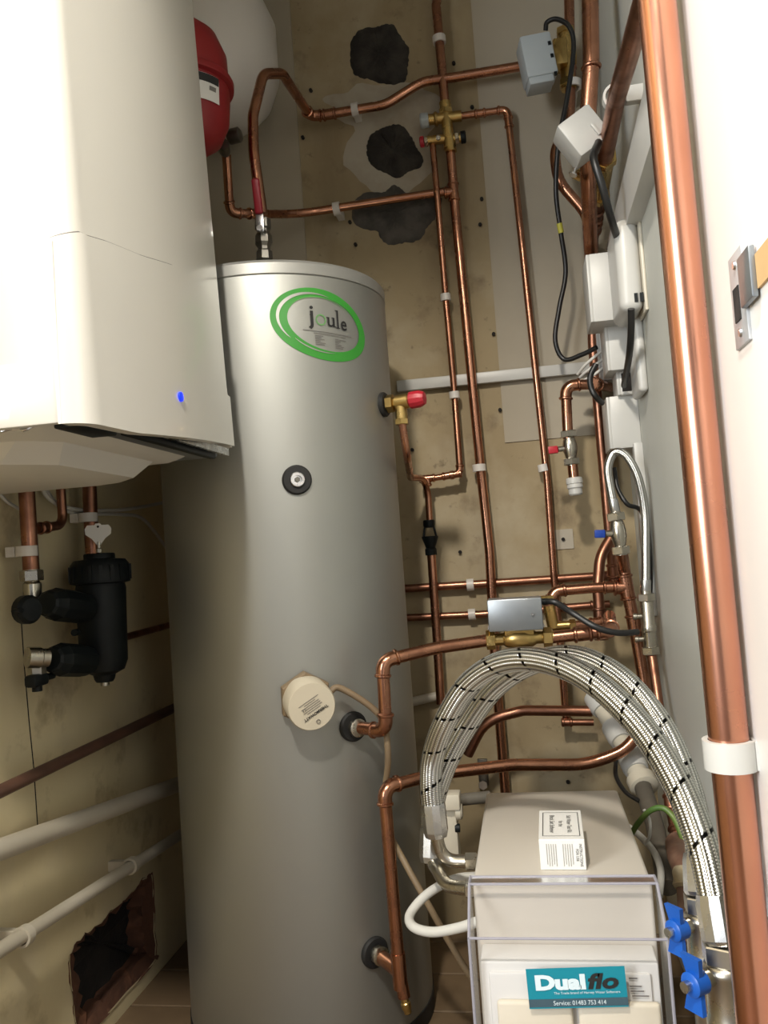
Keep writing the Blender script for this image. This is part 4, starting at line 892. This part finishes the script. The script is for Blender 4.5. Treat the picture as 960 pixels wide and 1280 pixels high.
def sfit(s, x0, x1, y0, y1, material, **k):
    t = fit(text(s, .02, **k), wS * x0, wS * x1, hS * y0, hS * y1); return mk('lettering', lay(t, cS - YA * .0022, u, vv), material, sticker, angle=0, fix=False)
sfit('Dual', -.415, .095, -.045, .345, WINK, bold=.0011); sfit('flo', .115, .425, -.045, .355, INK, bold=.0007, shear=.2)
sfit('The Trade brand of Harvey Water Softeners', -.235, .43, -.165, -.085, WINK); sfit('Service: 01483 753 414', -.25, .28, -.415, -.305, WINK)
m = M()
for k, (x, y, w_) in enumerate(((792, 1222, 10), (793, 1232, 14), (794, 1238, 16), (796, 1244, 20), (798, 1254, 14))):
    a = aY(x - 6, y, .966); wd = w_ * .0009; m.add([a, a + XA * wd, a + XA * wd - UP * .0016, a - UP * .0016], [(0, 1, 2, 3)])
mk('small_print', m, INKG, fp, angle=0, fix=False)
# test kit carton on top
kc = aZ(703, 1055, SZ); th = .045
c0, c1, c2, c3 = [aZ(x, y, SZ + .037) for x, y in ((675, 1012), (725, 1014), (731, 1051), (673, 1048))]
fv = (c0 + c1 - c2 - c3); fv.z = 0; fv.normalize(); fu = fv.cross(UP); wid = ((c1 - c0).length + (c2 - c3).length) / 2; dep = (c0 - c3).length
cc = (c0 + c1 + c2 + c3) / 4; hgt = .037
K = thing('test_kit_box', Vector((cc.x, cc.y, SZ)), 'small white card test kit box lying on the softener', 'box')
mk('carton', M().box((cc.x, cc.y, SZ + hgt / 2 + .0002), (wid, dep, hgt), ax=(fu, fv, UP), bevel=.0008, seg=1), PAPER, K)
top = Vector((cc.x, cc.y, SZ + hgt + .0008))
fr_ = M()
for (xx, yy_, ww, hh_) in ((0, dep * .40, wid * .82, .0009), (0, -dep * .40, wid * .82, .0009), (-wid * .41, 0, .0009, dep * .80), (wid * .41, 0, .0009, dep * .80)):
    o = top + fu * xx + fv * yy_; fr_.add([o - fu * ww / 2 - fv * hh_ / 2, o + fu * ww / 2 - fv * hh_ / 2, o + fu * ww / 2 + fv * hh_ / 2, o - fu * ww / 2 + fv * hh_ / 2], [(0, 1, 2, 3)])
mk('printed_frame', fr_, INK, K, angle=0, fix=False)
for s, x, sz in (('Salt Water Test Kit', .19, .0082), ('for the', .0, .0078), ('Block Salt Softener', -.20, .0088)):
    t_ = text(s, sz, xs=min(1, dep * .70 / (len(s) * sz * .47))); mk('lettering', lay(t_, top + fu * wid * x, -fv, fu), INK, K, angle=0, fix=False)
ff = Vector((cc.x, cc.y, SZ + hgt / 2)) - fv * (dep / 2 + .0008)
for s, x, sz in (('INSTRUCTIONS', .40, .0046), ('FOR USE', .32, .0046)):
    mk('lettering', lay(text(s, sz, xs=.85), ff + fu * wid * x, -UP, fu), INK, K, angle=0, fix=False)
m = M()
for k, x in enumerate((.22, .17, .12, .07, .02, -.14, -.19, -.24, -.29, -.34)):
    o = ff + fu * wid * x; l2 = hgt * (.36 if k % 3 else .30); m.add([o - UP * l2 - fu * .0004, o - UP * l2 + fu * .0004, o + UP * .0135 + fu * .0004, o + UP * .0135 - fu * .0004], [(0, 1, 2, 3)])
mk('small_print', m, INKL, K, angle=0, fix=False)

# ================================================================== BIG BRAIDED HOSES
hA = [(542, 1014, 1.19), (539, 984, 1.19), (541, 948, 1.19), (555, 905, 1.17), (585, 856, 1.15), (628, 828, 1.12), (680, 826, 1.08), (738, 850, 1.03), (798, 905, .97), (845, 975, .91), (878, 1055, .86), (896, 1130, .83)]
hB = [(540, 1046, 1.225), (542, 1005, 1.235), (558, 955, 1.24), (585, 905, 1.24), (620, 858, 1.22), (668, 828, 1.19), (722, 822, 1.15), (778, 850, 1.10), (826, 908, 1.05), (858, 980, 1.0), (874, 1050, .965), (876, 1078, .95)]
t, pa_ = hose('braided hose with black flecks arching over softener to the front blue tap', hA, .0155, .054, 9, True, n=90, step=.0008, amp=.0006)
def ferr(t, q, w, r=.0175, l=.035): mk('ferrule', M().lathe([(r, -.012), (r * 1.03, -.008), (r * 1.03, l - .008), (r * .9, l)], q, w, 10), STEEL, t, angle=15)
ferr(t, pa_[0], pa_[0] - pa_[8]); e = pa_[0] + (pa_[0] - pa_[8]).normalized() * .03
tail = [e, aY(548, 1066, 1.20), aY(556, 1078, 1.19), aY(570, 1080, 1.185), aY(592, 1078, 1.18)]
mk('hose_tail', M().tube(catmull([e - (e - pa_[0]) * .4, e, aY(551, 1064, 1.195), aY(563, 1075, 1.195), aY(584, 1077, 1.19)], 10), .0092, 16), NICKEL, t)
mk('tail_nut', M().hexn(aY(582, 1077, 1.19), XA, .0125, .016), NICKEL, t, angle=20)
t, pb_ = hose('braided hose with black flecks arching behind its twin to rear blue tap', hB, .0155, .054, 9, True, n=90, step=.0008, amp=.0006)
ferr(t, pb_[0], pb_[0] - pb_[8]); e = pb_[0] + (pb_[0] - pb_[8]).normalized() * .03
mk('hose_tail', M().tube(catmull([e - (e - pb_[0]) * .4, e, aY(547, 1088, 1.19), aY(560, 1106, 1.165), aY(586, 1111, 1.14)], 10), .0092, 16), NICKEL, t)
mk('tail_nut', M().hexn(aY(582, 1111, 1.14), XA, .0125, .016), NICKEL, t, angle=20)
def tap(label, q, w, px, Ypos, t):
    """wing-handled ball valve under a hose end; q hose end, w direction of travel"""
    w = w.normalized(); dn = (w * .12 - UP).normalized(); v = thing('ball_valve', q + dn * .22, label, 'valve', 'blue wing taps on the softener hoses')
    mk('hose_ferrule', M().lathe([(.0175, -.008), (.019, 0), (.019, .030), (.016, .034)], q, w * .6 + dn * .6, 12), STEEL, v, angle=15)
    o = q + (w * .6 + dn * .6).normalized() * .032
    mk('union_nut', M().hexn(o, dn, .0205, .017), NICKEL, v, angle=20)
    mk('valve_body', M().lathe([(.016, .016), (.019, .018), (.0215, .022), (.0215, .026), (.0195, .029), (.0195, .062), (.0215, .068), (.0215, .076), (.017, .084), (.017, .22)], o, dn, 24), NICKEL, v)
    so = o + dn * .026 - XA * .004; hd = Vector((-.80, -.60, 0)).normalized()
    mk('spindle', M().rod(so, so + hd * .034, .008), NICKEL, v)
    hb = so + hd * .034; pd = hd.cross(UP).normalized(); hu = UP
    h = mk('wing_handle', M().lathe([(.011, -.008), (.011, .006), (.008, .008)], hb, hd, 16), BLUE, v, label='blue plastic wing handle')
    for s in (1, -1):
        mk('wing', M().prism([hb + hu * s * .004 + pd * -.007 - hd * .003, hb + hu * s * .004 + pd * .007 - hd * .003, hb + hu * s * .0245 + pd * .0105, hb + hu * s * .0245 - pd * .0105], hd * .005), BLUE, h, angle=20)
    mk('handle_screw', M().lathe([(.005, 0), (.005, .008)], hb + hd * .006, hd, 12), STEEL, v); return v
tap('nickel ball valve with blue wing handle, on front hose beside bright pipe', pa_[-1], pa_[-1] - pa_[-9], 0, 0, None)
tap('nickel ball valve with blue wing handle, on rear hose behind its twin', pb_[-1], pb_[-1] - pb_[-9], 0, 0, None)
# softener overflow tube and bracket
cable('drain_tube', [(600, 1095, 1.24), (568, 1099, 1.23), (535, 1117, 1.20), (513, 1142, 1.17), (516, 1158, 1.14), (540, 1165, 1.12), (572, 1160, 1.10), (600, 1151, 1.08)], .0065, GREYW, 'white plastic drain tube looping beside the softener', 'tube', 14)
v = thing('float_bracket', aY(562, 1060, 1.42), 'cream plastic overflow fitting behind the softener hoses', 'pipe fitting')
a, b = aY(564, 990, 1.42), aY(562, 1075, 1.42); mk('bracket_body', M().box((a + b) / 2, (.026, .028, (a - b).length), ax=(XA, YA, UP), bevel=.004), PLASTCREAM, v)
mk('bracket_head', M().box(aY(563, 1000, 1.41), (.034, .034, .026), bevel=.003), PLASTCREAM, v)
mk('cap', M().lathe([(.014, 0), (.014, .008), (.011, .011)], aY(570, 1014, 1.41), XA, 18), PLASTCREAM, v); mk('plug', M().lathe([(.007, 0), (.007, .008)], aY(569, 1035, 1.41), XA, 14), BLACK, v)
mk('outlet_pipe', M().rod(aY(572, 1000, 1.42), aY(612, 996, 1.44), .010), GREYP, v)
# low grey waste pipe on back wall
t = pipe('grey plastic pipe low on back wall behind the tundish pipe', [(512, 878, 1.93), (556, 868, 1.93)], .0105, PAINTPIPE, name='waste_pipe')
v = thing('wall_bolt', aY(604, 976, 1.93), 'steel bolt fixed low on the back wall', 'bolt'); mk('bolt_plate', M().box(aY(604, 965, 1.946), (.022, .008, .06), bevel=.001), DSTEEL, v); mk('bolt_head', M().hexn(aY(604, 980, 1.942), -YA, .011, .012), STEEL, v, angle=20)
# white push-fit waste at right
pts = [aY(742, 868, 1.80), aY(765, 905, 1.74), aY(784, 938, 1.68), aY(800, 972, 1.62)]
v = thing('waste_coupling', pts[-1], 'white push-fit waste pipe with couplings descending behind the hoses', 'waste pipe')
mk('waste_tube', M().tube(catmull(pts, 6), .0185, 20), PLASTCREAM, v)
for (q, w, l_) in ((0, 1, .04), (1, 2, .045), (2, 3, .05)):
    d = (pts[w] - pts[q]).normalized(); mk('socket', M().lathe([(.019, -.002), (.0235, 0), (.0245, .006), (.0245, l_ - .008), (.022, l_)], pts[q] + d * .005, d, 22), PLASTW, v)
d = (pts[3] - pts[2]).normalized(); mk('socket_nut', M().lathe([(.022, 0), (.027, .003), (.027, .024), (.02, .028)], pts[3], d, 14), PLASTCREAM, v)
t = pipe('grey brown condensate pipe below the white waste coupling', [aY(800, 972, 1.62), aY(818, 1030, 1.50), aY(835, 1110, 1.36)], .0155, GREYP, name='condensate_pipe')
cable('loose_cable', [(770, 950, 1.66), (770, 970, 1.62), (782, 990, 1.58), (800, 1002, 1.55)], .004, CABLEB, 'black cable hanging behind the white waste coupling')
cable('earth_wire', [(786, 1048, 1.40), (797, 1030, 1.38), (812, 1014, 1.36), (828, 1010, 1.35), (842, 1022, 1.34), (852, 1045, 1.32), (858, 1064, 1.30)], .0045, GREENW, 'green and yellow earth wire arching beside the softener')
cable('white_wire', [(805, 1012, 1.37), (812, 1025, 1.37), (812, 1045, 1.37), (806, 1055, 1.38)], .0025, GREYW, 'thin white wire under the green earth wire')
cable('grey_flex', [(780, 1030, 1.45), (800, 1045, 1.42), (818, 1066, 1.38), (826, 1090, 1.34), (824, 1120, 1.30)], .0055, GREYW, 'grey flex bending down between softener and copper elbow')
cable('grey_flex', [(772, 1010, 1.48), (788, 1050, 1.45), (800, 1080, 1.42), (806, 1110, 1.38)], .005, GREYP, 'dark grey flex close beside the softener')
t = pipe('brown wrapped pipe dropping from the taped joint behind rear tap', [aY(846, 1055, 1.36), aY(850, 1072, 1.26), aY(863, 1100, 1.16), aY(866, 1180, 1.12)], .0175, BRICKP, name='wrapped_pipe')
mk('sealing_tape', M().lathe([(.0195, -.012), (.022, -.006), (.0205, .004), (.022, .010), (.019, .014)], aY(862, 1098, 1.165), aY(866, 1180, 1.12) - aY(863, 1100, 1.16), 14), RAG, t)
